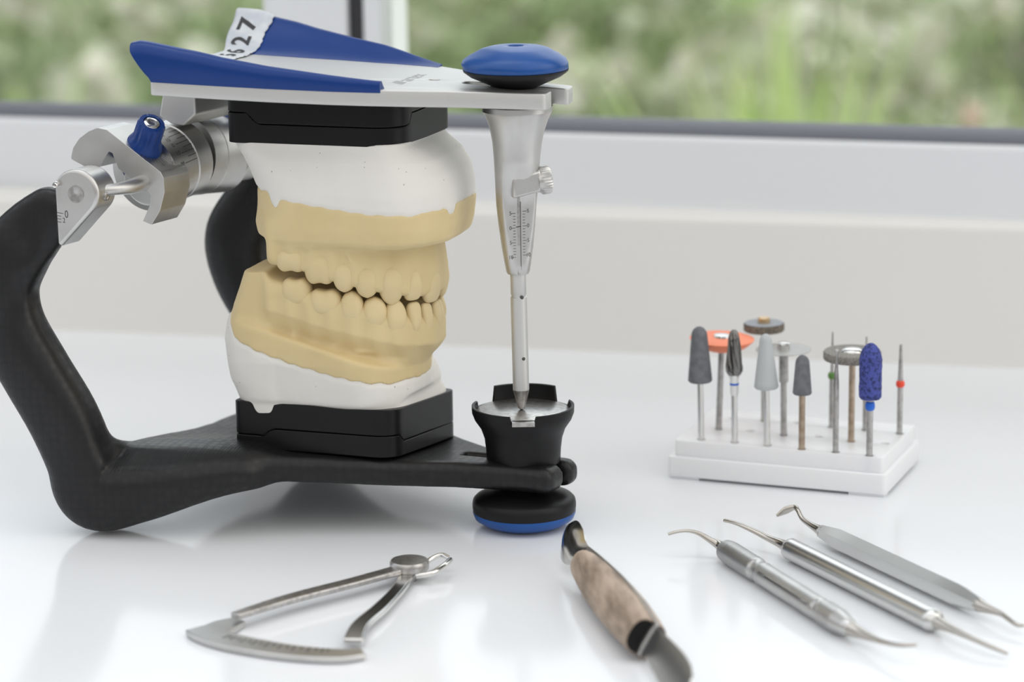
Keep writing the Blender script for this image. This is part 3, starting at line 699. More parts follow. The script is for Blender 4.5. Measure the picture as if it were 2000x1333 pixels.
# --- condylar housings and hinge blocks, one on each side
def P3(u, z, v0, side, sh): return (u+(46 if side > 0 else 0), side*-v0 if side > 0 else v0, z)
def side_assembly(side):
    sg = -side                                                      # v runs inwards with +, for the near side
    def qq_(u, t, z, v0):
        v = v0+t
        if side < 0: return Vector((u+.208*t, v, z))
        return Vector((u+.208*t+46, -v, z))
    def q0(u, t, z): return qq_(u, t, z, -56)                       # hinge block: starts at the outer face of the arm
    def q(u, t, z):                                                 # housing: starts further in; both lie on one line
        return Vector((u-6.9+.208*t, -34.5+t, z-2.9)) if side < 0 else Vector((u-6.9+.208*(69-t), 34.5-t, z-2.9))
    # bracket from plate to housing
    zt0 = 151
    bq = lambda u, z: Vector((u, -12.0, z))
    br = prism([bq(-125.6, 156.6), bq(-114.5, 156.2), bq(-114.5, 143.4), bq(-119.5, 139.2), bq(-124, 139.8), bq(-128.6, 142.4)], Vector((6.6, 32, 0)))
    if side < 0: bevel(MB().add(*br).build('bracket', 'alu2', art, shade=30), .7)
    # housing cylinder with steps
    axd = (q(0, 1, 0)-q(0, 0, 0)+Vector((0, 0, .11))).normalized(); c0 = q(-126.2, 0, 125.4)+Vector((0, 0, .0))
    o = MB().add(*lathe([(0, 13.5), (13.9, 13.5), (13.9, 26.0), (13.6, 26.2), (13.6, 26.6), (14.1, 26.9), (14.1, 34.6), (0, 34.6)], c=c0, axis=axd, n=90)).build('condylar_housing', 'alu', art, shade=30)
    # hood: hooked shell with a flat top
    hp = [(-145.3, 132.9), (-144.2, 136.8), (-141.7, 140.2), (-138, 142.8), (-134.6, 144.2), (-131.0, 143.6), (-111.4, 129.6), (-110.4, 127.5), (-110.3, 122.5), (-112.3, 116.0), (-115.6, 111.0), (-118.9, 112.2), (-116.2, 117.5), (-115.4, 121.6), (-120.5, 125.4), (-127.4, 130.2), (-129.3, 135.4), (-130.6, 136.2), (-134.4, 130.4), (-140, 130.4)]
    if side > 0: hp = hp[:8]+[(-111.6, 123.5), (-115.4, 121.6)]+hp[14:]
    o = MB().add(*prism([q(u, 0, z) for u, z in roundpoly(hp, ([1, 3, 3, 3, 2, .3, 0, 1.2, 2, 3, .5, .3, 2, 2, 2, .3, .3, 1, 1, 1] if side < 0 else 1), 4)], q(0, 14.5, 0)-q(0, 0, 0))).build('housing_hood', 'alu', art, shade=25); bevel(o, .5, 2, 28)
    MB().add(*lathe([(0, 0), (7.6, 0), (8.6, 1), (9.0, 11), (0, 11)], c=q(-121.0, 4.0, 125.0), axis=axd, n=48)).build('housing_core', 'alu2', art, shade=30)
    # thumb knob standing on the flat of the hood
    top_n = Vector((.583, 0, .812)); base = q(-121.6, 6.6, 137.4); kx = Vector((.47, -.36 if side < 0 else .36, .80)).normalized()
    kb = base-kx*.4
    fl = lambda a, i: (.05*math.cos(12*a) if 5 <= i <= 7 else 0)
    kn = MB().add(*lathe([(0, -1), (6.3, -1), (6.4, .5), (6.2, 1.3), (5.5, 2.8), (4.75, 4.2), (4.75, 6.5), (4.7, 10.6), (4.4, 11.3), (3.1, 11.4), (3.0, 10.9), (0, 10.9)], c=kb, axis=kx, n=90, flute=fl)).build('thumb_knob', 'blue', art, shade=50)
    MB().add(*lathe([(0, 10.7), (2.75, 10.7), (2.75, 11.2), (2.5, 11.4), (1.35, 11.4), (1.3, 10.9), (0, 10.9)], c=kb, axis=kx, n=6*8, flute=lambda a, i: 0)).build('socket_screw', 'steel', kn, shade=40, label='silver socket screw in the blue knob')
    # hinge block on top of the carbon arm
    hb = [(-140.3+8.3*math.cos(math.radians(a)), 122.0+8.3*math.sin(math.radians(a))) for a in range(160, -45, -10)]+[(-147.0, 103.0), (-148.0, 104.5)]
    hq = q0; hd_ = lambda t: q0(0, t, 0)-q0(0, 0, 0)
    o = MB().add(*prism([hq(u, 0, z) for u, z in hb], hd_(10.5))).build('hinge_block', 'alu', art, shade=50); bevel(o, 1.5, 4, 60)
    outn = Vector((0, side, 0))
    MB().add(*lathe([(0, 0), (2.95, 0), (2.95, .22), (.5, .24), (0, .1)], c=hq(-140, -.02, 121.8), axis=outn, n=40)).build('axis_pin', 'steel_d', o, shade=40)
    MB().add(*lathe([(0, -1), (1.15, -1), (1.15, 1.4), (.8, 1.9), (0, 2.0)], c=hq(-146.9, 0, 124.8), axis=outn, n=28)).build('stop_pin', 'steel', o, shade=40)
    rn = (Vector((1, 0, -.15))).normalized()
    MB().add(*lathe([(1.0, -1.2), (1.1, 0), (1.55, .35), (1.6, 0), (1.6, -1)], c=hq(-132.0, 5.0, 120.6), axis=rn, n=28)).build('screw_hole', 'steel_d', o)
    sm = MB()
    for k in range(4): V2, F2 = quad_strip((0, -k*1.05), (2.5 if k == 0 else 1.6, -k*1.05), .2); mapped(sm, V2, F2, lambda x, y: hq(-147.6+x, -.06, 115.2+y-.1*x))
    for s_, x0, y0, sz in (('0', 3.7, -.2, 3.7), ('2', 2.7, -2.4, 2.5)):
        V2, F2 = text2d(s_, sz, xs=.75); mapped(sm, V2, F2, lambda x, y: hq(-147.6+x0+x, -.06, 115.2+y0+y-.1*(x0+x)))
    if side < 0: sm.build('block_scale', 'engr', o, smooth=False)
    # joint rod from block into the housing, dark inside
    MB().add(*tube([hq(-135, 5, 122.5), hq(-131, 8, 122.6), hq(-129, 14, 122.6), q(-119, 6, 125.5)], [2.2, 2.0, 2.6, 3.2], n=24)).build('joint_rod', 'alu', art, shade=60)
    MB().add(*prism([q(u, 6.2, z) for u, z in ((-133, 133), (-130.8, 134.6), (-127.4, 130.4), (-125, 127), (-129, 126))], q(0, 4.5, 0)-q(0, 0, 0))).build('housing_stop', 'blue', art)
    if side < 0:                                                    # engraved scales
        sc = MB()
        def cyl(t, ang, rr=13.98):
            x, y, d = frame_of(axd); upv = Vector((0, 0, 1)); sd_ = axd.cross(upv).normalized()
            rad_ = upv*math.cos(ang)+sd_*math.sin(ang); return c0+axd*t+rad_*rr
        SG = 1 if (axd.cross(Vector((0, 0, 1)))).x > 0 else -1
        for k in range(11):
            a = math.radians(2+k*7.6)*SG; big = k % 2 == 0; t0, t1 = (17.2, 24.3) if big else (19.8, 24.6)
            t0 += k*.15; t1 += k*.15
            w = .009; sc.add([cyl(t0, a-w), cyl(t0, a+w), cyl(t1, a+w), cyl(t1, a-w)], [(0, 1, 2, 3)])
        for k, s_ in ((1, '30'), (3, '20'), (4.6, '10'), (6, '0'), (7.8, '10'), (10, '20')):
            V2, F2 = text2d(s_, 2.3); a0 = (2+k*7.6)
            sc.add([cyl(15.6+k*.15+xx, math.radians(a0)*SG-yy/13.9*SG) for xx, yy in V2], F2)
        sc.build('housing_scale', 'engr', o.parent, smooth=False)
        ht = MB(); e1 = Vector((.812, 0, -.583)); e2 = (q(0, 1, 0)-q(0, 0, 0)).normalized()
        for k in range(12):
            a = math.radians(-62+k*9.5); pa = base+e1*(7.4*math.cos(a))+e2*(7.4*math.sin(a))*.9; pb = base+e1*(10.0*math.cos(a))+e2*(10.0*math.sin(a))*.9
            sdv = (pb-pa).normalized().cross(top_n)*.09; lift = top_n*.12+top_n*0
            ht.add([pa-sdv+lift, pa+sdv+lift, pb+sdv+lift, pb-sdv+lift], [(0, 1, 2, 3)])
        for k, s_ in ((0, '0'), (4, '15'), (8, '30')):
            a = math.radians(-56+k*9.5); V2, F2 = text2d(s_, 1.7); cc = base+e1*(11.0*math.cos(a))+e2*(11.0*math.sin(a))*.8+top_n*.12
            ht.add([cc+e2*(-xx*-1)+e1*(-yy) for xx, yy in V2], F2)
        ht.build('hood_scale', 'engr', art, smooth=False)
side_assembly(-1); side_assembly(1)
#@@CASTS
# ------------------------------------------------------------------ plaster casts
ARCH = [(-80, -25.8), (-74, -25.6), (-64, -25.0), (-55, -23.6), (-48, -21.6), (-41, -17.6), (-36, -11.5), (-33, -4.4), (-32.6, 0), (-33, 4.4), (-36, 11.5), (-41, 17.6), (-48, 21.6), (-55, 23.6), (-64, 25.0), (-74, 25.6), (-80, 25.8)]
def tooth(name, cu, cv, tdir, w, d, z_root, z_edge, kind, parent, m='stone_t', n=30, nl=24, inset=0):
    """one crown: tdir = tangent of the arch; outward normal on the left of travel."""
    t = Vector((tdir[0], tdir[1], 0)).normalized(); b = Vector((t.y, -t.x, 0)); V = []; F = []; cu -= b.x*inset; cv -= b.y*inset
    zc, hz_ = (z_root+z_edge)/2, (z_edge-z_root)/2
    for i in range(nl+1):
        la = math.pi*(i/nl-.5); zz = math.sin(la); cc = max(math.cos(la), 0)
        e = .50 if kind == 'molar' else .56
        rr = cc**e
        for k in range(n):
            a = 2*math.pi*k/n; x, y = math.cos(a), math.sin(a)
            px = math.copysign(abs(x)**.85, x)*rr; py = math.copysign(abs(y)**.75, y)*rr
            sgn = zz                                                # -1 at the root, +1 at the biting edge
            if kind == 'incisor': ws_ = .80+.22*sgn; ds = .95-.32*max(sgn, 0)
            elif kind == 'canine': ws_ = .94-.12*max(sgn, 0)**2; ds = 1-.35*max(sgn, 0)
            elif kind == 'premolar': ws_ = .95+.02*sgn; ds = 1-.12*max(sgn, 0)
            else: ws_ = .97; ds = 1-.05*max(sgn, 0)
            X = px*w/2*ws_; Y = py*d/2*ds; Z = zz*hz_
            if kind == 'molar' and sgn > .1:
                Z += math.copysign(1, hz_)*(.3*math.cos(2*math.pi*px*.9+math.pi)*sgn-.2*(1-min(1, abs(py)*1.6))*sgn)
            if kind == 'molar': Y -= .35*math.exp(-(px*5)**2)*(1 if y > 0 else 0)*max(0, sgn+.5)
            if kind in ('premolar', 'canine') and sgn > 0: Z += math.copysign(1, hz_)*.7*(1-abs(px)*1.8)*sgn
            q = Vector((cu, cv, zc+Z))+t*X+b*Y; V.append(q)
    for i in range(nl):
        for k in range(n):
            k2 = (k+1) % n; F.append((i*n+k, i*n+k2, (i+1)*n+k2, (i+1)*n+k))
    me = mesh(name, V, F); bm = bmesh.new(); bm.from_mesh(me); bmesh.ops.remove_doubles(bm, verts=bm.verts, dist=2e-5); bmesh.ops.recalc_face_normals(bm, faces=bm.faces); bm.to_mesh(me); bm.free()
    return link(name, me, m, parent)
def shift(o, parent_loc): pass

# upper cast -------------------------------------------------
LU = Vector((-65, 0, 134)); LLo = Vector((-66, 0, 40)); Rz = Matrix.Rotation(-TH, 4, 'Z')
def cast_root(name, label, L):
    w = Rz @ L; t = thing(name, label, 'dental cast', w, -TH); return t
def rebase(root, L):
    """move mesh data of all descendants from articulator coords to the cast's own origin."""
    done = set()
    def rec(o):
        for c in o.children:
            if c.data and c.data.name not in done: c.data.transform(Matrix.Translation(-L*S)); done.add(c.data.name)
            rec(c)
    rec(root)
uc = cast_root('upper_dental_cast', 'upper jaw cast, yellow stone teeth under white plaster, hanging from the top plate', LU)
ax, (Ug, Vg, Zg) = grid((-102, -40, 76), (-10, 42, 138), .55)
keysU = [(102.4, -89.5, -22.5, -30.4, 29, 22), (104.2, -91.8, -21.3, -31.6, 29.5, 22), (108, -92.4, -20.4, -32.0, 29.8, 22), (114, -91.6, -19.9, -31.6, 30, 22), (120, -91.2, -20.4, -31.0, 30, 21), (126, -93.4, -22.2, -29.4, 29.5, 19), (131, -95.8, -26.0, -27.4, 28.6, 16), (134.5, -97.6, -31, -25.6, 27.2, 12), (136.4, -98, -34.2, -25, 26.9, 9), (137.5, -98, -34.2, -25, 26.9, 9)]
col_ = column(Ug, Vg, Zg, keysU)
n1 = vnoise(Ug, Vg, Zg, .22, 1); n2 = vnoise(Ug, Vg, Zg, .75, 2)
col_ = col_+(.45*n1+.12*n2)*np.clip((136.5-Zg)/7, 0, 1)
gp = polysdf(ax[0][:, None], ax[1][None, :], ARCH)[:, :, None]
occ_u = 85.8-.10*(Ug+48)+.02*Vg                                     # lower end of the gum, follows the bite plane
occ_u = np.interp(ax[0], [-90, -74, -64, -55, -48, -40, -33, -28], [95.4, 94.4, 90.8, 88.6, 86.6, 84.6, 82.4, 82.0]).astype(np.float32)[:, None, None]
rg_ = np.where(Zg > occ_u+9, 4.3-.14*(Zg-occ_u-9), 4.3-.0*Zg); rg_ = rg_-1.1*np.clip((occ_u+2.5-Zg)/3.5, 0, 1)
roots = .45*np.sin(Ug*.85+1.1)*np.clip((Zg-occ_u)/4, 0, 1)*np.clip((108-Zg)/6, 0, 1)
gum = smax(gp-rg_-roots-.3*n1-.1*n2, smax(occ_u-Zg, -(Ug+83)-.35*(Zg-95)*0, 2.0), 2.2)
gum = smax(gum, Zg-110, 1)
fr = 1.3*np.exp(-((Ug+52+.55*(Zg-98))/1.3)**2-((Zg-99.5)/3.2)**2)  # a small fold of the cheek
shape = smin(col_, gum-fr, 3.4)
zb = np.interp(ax[0], [-100, -91, -84, -80, -78.5, -75, -60, -45, -30, -20, -10], [119.5, 119.8, 120.3, 119.5, 118.2, 117.9, 116.0, 114.5, 114.0, 115.5, 117]).astype(np.float32)[:, None, None]
zb = zb-.0*Vg-.05*(Vg+30)*0
drip = 3.0*np.exp(-np.abs((Ug+79.0)/2.1)**3)*(Vg < 0)+3.0*np.exp(-(np.abs(Vg+12.0)/3.2)**3)*(Ug > -34)*(Vg > -40)
bd = Zg-(zb-drip+.35*np.sin(Ug*.9)*.5+.12*np.sin(Vg*1.4))
sdf_obj('stone_model', smax(shape, bd, .25), ax, 'stone', uc, it=1, label='yellow stone part with the gum')
sm_u = uc.children[-1]
sdf_obj('plaster_base', np.maximum(smax(shape+.45*np.clip((1.0-bd), 0, 1), -bd-4, .3), Zg-137.3), ax, 'plaster', uc, it=1, label='white plaster mounting')
block('mounting_block', up_out, lambda u, v, k: (up_joint(u, v)-.12 if k else 136.2), 'black', .3, uc)
TU = [('molar', -74.0, -27.2, 10.6, 9.5, 101, 92.6), ('molar', -63.9, -26.9, 10.4, 10.2, 99.6, 88.6), ('premolar', -55.1, -25.6, 7.0, 8.2, 97.0, 86.6), ('premolar', -48.0, -23.6, 7.2, 8.2, 95.2, 84.6), ('canine', -41.0, -18.8, 8.0, 8.0, 95.0, 81.6), ('incisor', -36.2, -12.6, 6.7, 6.4, 93.0, 81.8), ('incisor', -33.2, -4.7, 8.0, 6.4, 92.6, 79.6)]
def seat(u, v, d, out_, arch):
    A = np.array([q for q in catmull([(*q, 0) for q in arch], 12)])[:, :2]; i = int(np.argmin(np.hypot(A[:, 0]-u, A[:, 1]-v))); t = A[min(i+3, len(A)-1)]-A[max(i-3, 0)]; t /= np.linalg.norm(t)
    return A[i][0]+t[1]*(out_-d/2), A[i][1]-t[0]*(out_-d/2), t
for k, cu, cv, w, d, z0, z1 in TU:
    for s_ in (1, -1):
        x_, y_, tg = seat(cu, cv*s_, d, 5.15, ARCH); tooth('tooth', x_, y_, tg, w*(1.12 if k == 'molar' else 1.2), d, z0, z1, k, sm_u)
rebase(uc, LU)

# lower cast -------------------------------------------------
lc = cast_root('lower_dental_cast', 'lower jaw cast, yellow stone teeth over white plaster, standing on the lower black block', LLo)
ax, (Ug, Vg, Zg) = grid((-114, -40, 38), (-18, 42, 97), .55)
n1 = vnoise(Ug, Vg, Zg, .22, 4); n2 = vnoise(Ug, Vg, Zg, .75, 5)
keysL = [(39.6, -97.4, -41, -24.8, 24, 9), (44.6, -98.0, -40.6, -25.3, 25, 10), (46.5, -99.0, -40.2, -26.4, 26, 12), (52, -101.5, -39.4, -27.8, 28, 14), (60, -102.7, -38.8, -29.8, 29, 17), (66, -103.2, -38.5, -30.2, 29, 17), (72, -101.5, -38.5, -30.0, 29, 15), (79, -99.0, -38, -28.4, 30, 10), (92.2, -93.5, -38, -27.4, 29, 7)]
Us = Ug-.10*(Vg+26)*np.clip((56-Zg)/8, 0, 1)*(Ug > -66)
body = column(Us, Vg, Zg, keysL)+(.4*n1+.1*n2)*np.clip((Zg-45)/8, 0, 1)
# the top of the base slab falls towards the front; behind it stands the trimmed heel
ledge = np.interp(ax[0], [-110, -88, -84, -73, -62, -50, -40, -30], [73.5, 73, 71.8, 69, 66.0, 62.3, 59.0, 57.6]).astype(np.float32)[:, None, None]
slab = smax(body, Zg-ledge, 1.6)
heel = smax(smax(body, Ug+84.0+.25*(Zg-80)*0+.5*np.maximum(Vg+24, 0)*0, 1.5), Zg-(91.6+.05*(Ug+90)), .8)
heel = smax(heel, -(Vg+.0*Ug)-27.2-(.55*(Ug+93))*0, 1.0)
occ_l = np.interp(ax[0], [-90, -82, -74, -64, -55, -48, -40, -33, -28], [89, 87.5, 85.6, 82.5, 80.4, 78.6, 76.0, 73.8, 73]).astype(np.float32)[:, None, None]
gp = polysdf(ax[0][:, None], ax[1][None, :], [(u-1.2, v*.985) for u, v in ARCH])[:, :, None]
occ_l = occ_l+1.2; rg_ = 4.3+.0*Zg-1.2*np.clip((Zg-occ_l+2.5)/3.5, 0, 1)-5.2*np.clip((occ_l-9.5-Zg)/9, 0, 1)
roots = .4*np.sin(Ug*.85+2.2)*np.clip((occ_l-Zg)/4, 0, 1)
gum = smax(smax(gp-rg_-roots-.3*n1-.12*n2, Zg-occ_l-1.0, 2.0), 48-Zg, 1)
gum = smax(gum, -(Ug+83.5), 1.5)
nod = 1.1*np.exp(-((Ug+74)/1.3)**2-((Zg-69.8)/1.6)**2)+.8*np.exp(-((Ug+62)/3.5)**2-((Zg-66.5)/.8)**2)+1.0*np.exp(-((Ug+50+.8*(Zg-64))/3.5)**2-((Zg-64.5)/.9)**2)+.9*np.exp(-((Ug+42)/3)**2-((Zg-60.5)/1)**2)
shape = smin(smin(slab, gum-nod, 3.2), heel, 4.5)
zb = np.interp(ax[0], [-112, -103, -99, -96, -92, -87, -75, -62, -50, -39, -36, -30], [79, 77.5, 74.5, 68, 66.5, 64.6, 60.6, 57.3, 54.9, 52.6, 52.3, 54]).astype(np.float32)[:, None, None]
bd = (zb+.25*np.sin(Ug*1.1)+.1*np.sin(Vg*1.3)+.03*(Vg+28))-Zg
sdf_obj('stone_model', smax(shape, bd, .25), ax, 'stone', lc, it=1, label='yellow stone part with the gum')
sm_l = lc.children[-1]
lip = [(43.0, -98.3, -31.2, -26, 27, 7), (45.5, -98.6, -31.2, -26.2, 27, 8), (48.0, -99.0, -34, -26, 27.5, 10), (52, -100, -38, -25, 27, 12)]
base_p = smin(shape+.5*np.clip((1.0-bd), 0, 1), column(Us, Vg, Zg, [(39.6, -94, -40.3, -22.0, 25.4, 7), (42.2, -94, -40.1, -21.5, 25.4, 7), (44.5, -94, -41.5, -19.5, 24.5, 8), (46.5, -94, -44, -17, 22, 10)]), 4.0)
sdf_obj('plaster_base', smax(base_p, -bd-4, .3), ax, 'plaster', lc, it=1, label='white plaster mounting')
block('mounting_block', lo_out, lambda u, v, k: (44.9-.08*(v+26)+.25*math.sin(u*.25)*(1 if v < -20 else 0) if k else lo_joint(u, v)+.12), 'black', .3, lc)
TL = [('molar', -73.0, -25.6, 9.8, 8.6, 81.0, 90.2), ('molar', -62.6, -25.4, 10.8, 9.0, 77.6, 86.6), ('premolar', -53.4, -24.2, 7.4, 7.8, 75.4, 85.6), ('premolar', -46.2, -22.0, 7.9, 7.8, 73.2, 83.4), ('canine', -40.0, -17.6, 7.6, 7.2, 70.6, 82.2), ('incisor', -36.3, -12.0, 5.8, 5.4, 70.4, 81.0), ('incisor', -34.4, -6.4, 5.2, 5.2, 69.6, 79.8), ('incisor', -33.6, -1.3, 5.0, 5.0, 69.0, 79.2)]
for k, cu, cv, w, d, z0, z1 in TL:
    for s_ in (1, -1):
        x_, y_, tg = seat(cu, cv*s_, d, 4.95, [(u-1.2, v*.985) for u, v in ARCH]); tooth('tooth', x_, y_, tg, w*1.14, d, z0, z1, k, sm_l)
rebase(lc, LLo)
#@@BURS
# ------------------------------------------------------------------ bur stand and burs
ang_h = math.atan2(26.6-57.1, 130.5-53.4); bl = math.hypot(77.1, 30.5); bw = math.hypot(154.4-130.5, 73.2-26.6)
org = Vector((53.4, 57.1, 0)); hx = Vector((math.cos(ang_h), math.sin(ang_h), 0)); hy = Vector((-hx.y, hx.x, 0))
st = thing('bur_stand', 'white two-step plastic stand with holes holding the row of burs', 'bur stand', org, ang_h)
def loc(P): d = Vector(P)-org; return (d.dot(hx), d.dot(hy))
L_, W_ = bl, bw
base = [(0, 0), (L_, 0), (L_, W_), (0, W_)]
b1 = MB()
o = link('stand_base', plate2d([roundpoly(base, 2.0)], 1.0, 8.6, .4), 'nylon', st); sharp(o, 40)
for x0, x1, y0, y1 in ((0.8, 12, .8, 6), (L_-14, L_-.8, .8, 6), (0.8, 12, W_-8, W_-.8), (L_-14, L_-.8, W_-8, W_-.8)): MB().add(*box(x0, x1, y0, y1, 0, 1.05)).build('stand_foot', 'nylon', st, shade=30)
HT = 14.6
BUR = {'grey1': (66.2, 58.4), 'orange': (73.5, 72.9), 'carbide': (78.1, 53.3), 'black': (91.8, 84.1), 'white': (89.7, 48.4), 'thin': (97.1, 62.6), 'grey2': (101.7, 42.7), 'green': (116.1, 73.6), 'slim': (113.5, 37.8), 'felt': (120.9, 52.5), 'rneedle': (128.1, 68.4), 'blue': (125.1, 32.3), 'red': (140.1, 62.5)}
HOLES = list(BUR.values())+[(85.3, 69.2), (109.6, 59.7), (133.0, 48.9), (104.0, 80.3), (80.3, 88.6)]
ins = 1.6; tier = roundpoly([(2.2, ins), (L_-ins, ins), (L_-ins, W_-ins), (2.2, W_-ins)], 1.6)
holes = []
for h in HOLES:
    a, b = loc((h[0], h[1], 0)); holes.append([(a+1.55*math.cos(t), b+1.55*math.sin(t)) for t in np.linspace(0, 2*math.pi, 20, endpoint=False)])
o = link('stand_top', plate2d([tier]+holes, 8.5, HT, .3), 'nylon', st); sharp(o, 40)
bevel_ring = lambda: None
def bur(key, name, label, cat='dental bur', tilt=(0, 0)):
    x, y = BUR[key]; t = thing(name, label, cat, (x, y, HT-4), 0, 'burs standing in the white stand'); t.rotation_euler = (tilt[0], tilt[1], 0); return t
def zz(top): return top-(HT-4)
def shank(t, z1, rr=1.17, m='steel_d', z0=0): return MB().add(*lathe([(0, z0), (rr, z0), (rr, z1), (0, z1)], n=20)).build('shank', m, t, shade=40)
def dome(rb, rt, z0, z1, rnd=1.0, n=10):
    """bullet profile: rb base radius, rt radius at the shoulder."""
    sh = z1-rt*1.25; P = [(0, z0), (rb-rnd*.5, z0), (rb, z0+rnd*.6)]
    for k in range(1, n): q = k/n; P.append((rb+(rt-rb)*q**1.0, z0+rnd*.6+(sh-z0-rnd*.6)*q))
    for k in range(n+1): a = math.pi/2*k/n; P.append((rt*math.cos(a), sh+(z1-sh)*math.sin(a)))
    return P
SC = 5.3
def hpx(px, key, yb): return None
# heights over the stand, in mm, from the picture's scale
t = bur('grey1', 'grey_polisher', 'tall dark grey rubber point polisher at the left end of the stand', tilt=(0, -.02)); shank(t, zz(38), m='steel'); MB().add(*lathe(dome(4.5, 3.0, zz(36.5), zz(57.4)), n=40)).build('polishing_head', 'grey_r', t, shade=60)
t = bur('orange', 'orange_disc_bur', 'bright orange disc on a steel shank behind the tall grey polisher', tilt=(.02, .03)); shank(t, zz(48)); MB().add(*lathe([(0, zz(45.6)), (5, zz(45.2)), (9, zz(46.6)), (11.6, zz(48.8)), (12.1, zz(49.6)), (11, zz(50.0)), (5, zz(50.2)), (0, zz(50.2))], n=48)).build('orange_disc', 'orange', t, shade=60)
MB().add(*lathe([(0, zz(50)), (3.2, zz(50)), (3.0, zz(51.0)), (0, zz(51.5))], n=24)).build('mandrel_screw', 'steel', t, shade=50)
t = bur('carbide', 'carbide_cutter', 'dark fluted metal cutter with a blue-banded neck', tilt=(0, -.01)); shank(t, zz(33.5), m='steel')
MB().add(*lathe([(0, zz(32.5)), (1.3, zz(32.5)), (1.6, zz(33.2)), (1.6, zz(38.4)), (2.0, zz(39.5)), (2.0, zz(41)), (0, zz(41))], n=28)).build('neck', 'steel', t, shade=40)
MB().add(*lathe([(1.5, zz(36.3)), (1.68, zz(36.4)), (1.68, zz(37.1)), (1.5, zz(37.2))], n=28)).build('colour_band', 'bluering', t)
prof = [(0, zz(40.2)), (2.4, zz(40.2)), (3.2, zz(41.6)), (3.3, zz(43)), (2.9, zz(47)), (2.5, zz(51)), (2.2, zz(54)), (1.5, zz(56.2)), (.6, zz(57.2)), (0, zz(57.3))]
pr2 = []
for a, b in zip(prof[1:-1], prof[2:]): pr2 += [(a[0]+(b[0]-a[0])*k/4, a[1]+(b[1]-a[1])*k/4) for k in range(4)]
pr2 = [prof[0]]+pr2+[prof[-1]]
V, F = lathe(pr2, n=80); V3 = []
for q in V:
    a = math.atan2(q.y, q.x)+q.z*.09; s_ = (a*7/(2*math.pi)) % 1; rr = math.hypot(q.x, q.y); kf = 1-.22*(1-s_)**2; V3.append(Vector((q.x*kf, q.y*kf, q.z)))
MB().add(V3, F).build('cutting_head', 'darkmetal', t, shade=35)
t = bur('black', 'wheel_polisher', 'dark-rimmed grey wheel at the back of the stand, topmost of the discs', tilt=(0, -.01)); shank(t, zz(50))
MB().add(*lathe([(0, zz(49.6)), (7.3, zz(49.6)), (7.7, zz(50.0)), (7.7, zz(52.2)), (7.4, zz(52.6)), (0, zz(52.6))], n=48)).build('wheel', 'edge_r', t, shade=40)
MB().add(*lathe([(0, zz(52.5)), (7.3, zz(52.5)), (7.2, zz(52.75)), (0, zz(52.75))], n=48)).build('wheel_face', 'dark_r', t, shade=40)
MB().add(*lathe([(0, zz(52.7)), (2.3, zz(52.7)), (2.3, zz(54.5)), (2.0, zz(54.8)), (0, zz(54.8))], n=24)).build('mandrel_screw', 'brass', t, shade=40)
t = bur('white', 'white_polisher', 'pale grey pointed polisher in the front row, between cutter and small grey polisher', tilt=(0, -.02)); shank(t, zz(37), m='steel'); MB().add(*lathe(dome(4.5, 2.3, zz(36.2), zz(56.6)), n=40)).build('polishing_head', 'lgrey_r', t, shade=60)
t = bur('thin', 'thin_disc_bur', 'thin translucent separating disc behind the pale grey polisher', tilt=(0, -.01)); shank(t, zz(36)); MB().add(*lathe([(0, zz(35)), (1.75, zz(35)), (1.75, zz(47)), (0, zz(47))], n=24)).build('collar', 'steel_d', t, shade=40)
MB().add(*lathe([(0, zz(47.0)), (10.2, zz(47.1)), (10.3, zz(47.25)), (10.2, zz(47.4)), (0, zz(47.5))], n=64)).build('separating_disc', 'disc', t, shade=40)
MB().add(*lathe([(0, zz(47.4)), (2.4, zz(47.4)), (2.4, zz(49.6)), (2.1, zz(49.9)), (0, zz(50.1))], n=24)).build('mandrel_screw', 'steel', t, shade=40)
t = bur('grey2', 'small_grey_polisher', 'short dark grey rubber polisher on a bronze-toned shank'); shank(t, zz(37), m='bronze'); MB().add(*lathe(dome(3.5, 2.6, zz(35.2), zz(49.8), .8), n=36)).build('polishing_head', 'grey_r', t, shade=60)
def needle(key, label, top, neckz, ring=None, ringz=0, rr=.85, tipr=.28, m='steel_d', tilt=(0, 0), ball=0):
    t = bur(key, 'needle_bur', label, tilt=tilt); MB().add(*lathe([(0, 0), (1.05, 0), (1.05, zz(neckz)), (rr, zz(neckz)+1.2), (0, zz(neckz)+1.2)], n=18)).build('shank', m, t, shade=40)
    P = [(0, zz(neckz)), (rr, zz(neckz)), (tipr, zz(top)-.2), (0, zz(top))] if not ball else [(0, zz(neckz)), (rr+.1, zz(neckz)), (.42, zz(top)-4), (.42, zz(top)-2)]+[(ball*math.cos(a), zz(top)-ball+ball*math.sin(a)) for a in np.linspace(-.9, 1.5, 9)]+[(0, zz(top))]
    MB().add(*lathe(P, n=16)).build('needle_tip', m, t, shade=50)
    if ring: MB().add(*lathe([(1.0, zz(ringz)-1.3)]+[(1.0+.65*math.cos(a), zz(ringz)+1.3*math.sin(a)) for a in np.linspace(-1.5, 1.5, 9)]+[(1.0, zz(ringz)+1.3)], n=24)).build('colour_ring', ring, t)
    return t
needle('green', 'needle bur with a green ring behind the grey grit wheel', 51.3, 33, 'greenring', 34.4, tilt=(0, 0))
needle('slim', 'slim dark needle bur with a small ball tip in the front row', 53.0, 39.0, None, 0, rr=1.0, ball=.85)
needle('rneedle', 'fine needle bur behind the blue stone, only its tip and shank showing', 50.5, 34)
needle('red', 'tapered needle bur with a red ring at the right end', 48.8, 34.8, 'redring', 33.6, rr=1.05, tipr=.5)
t = bur('felt', 'grit_wheel', 'grey gritty wheel with a slotted silver screw', tilt=(.01, .0)); shank(t, zz(47), m='bronze')
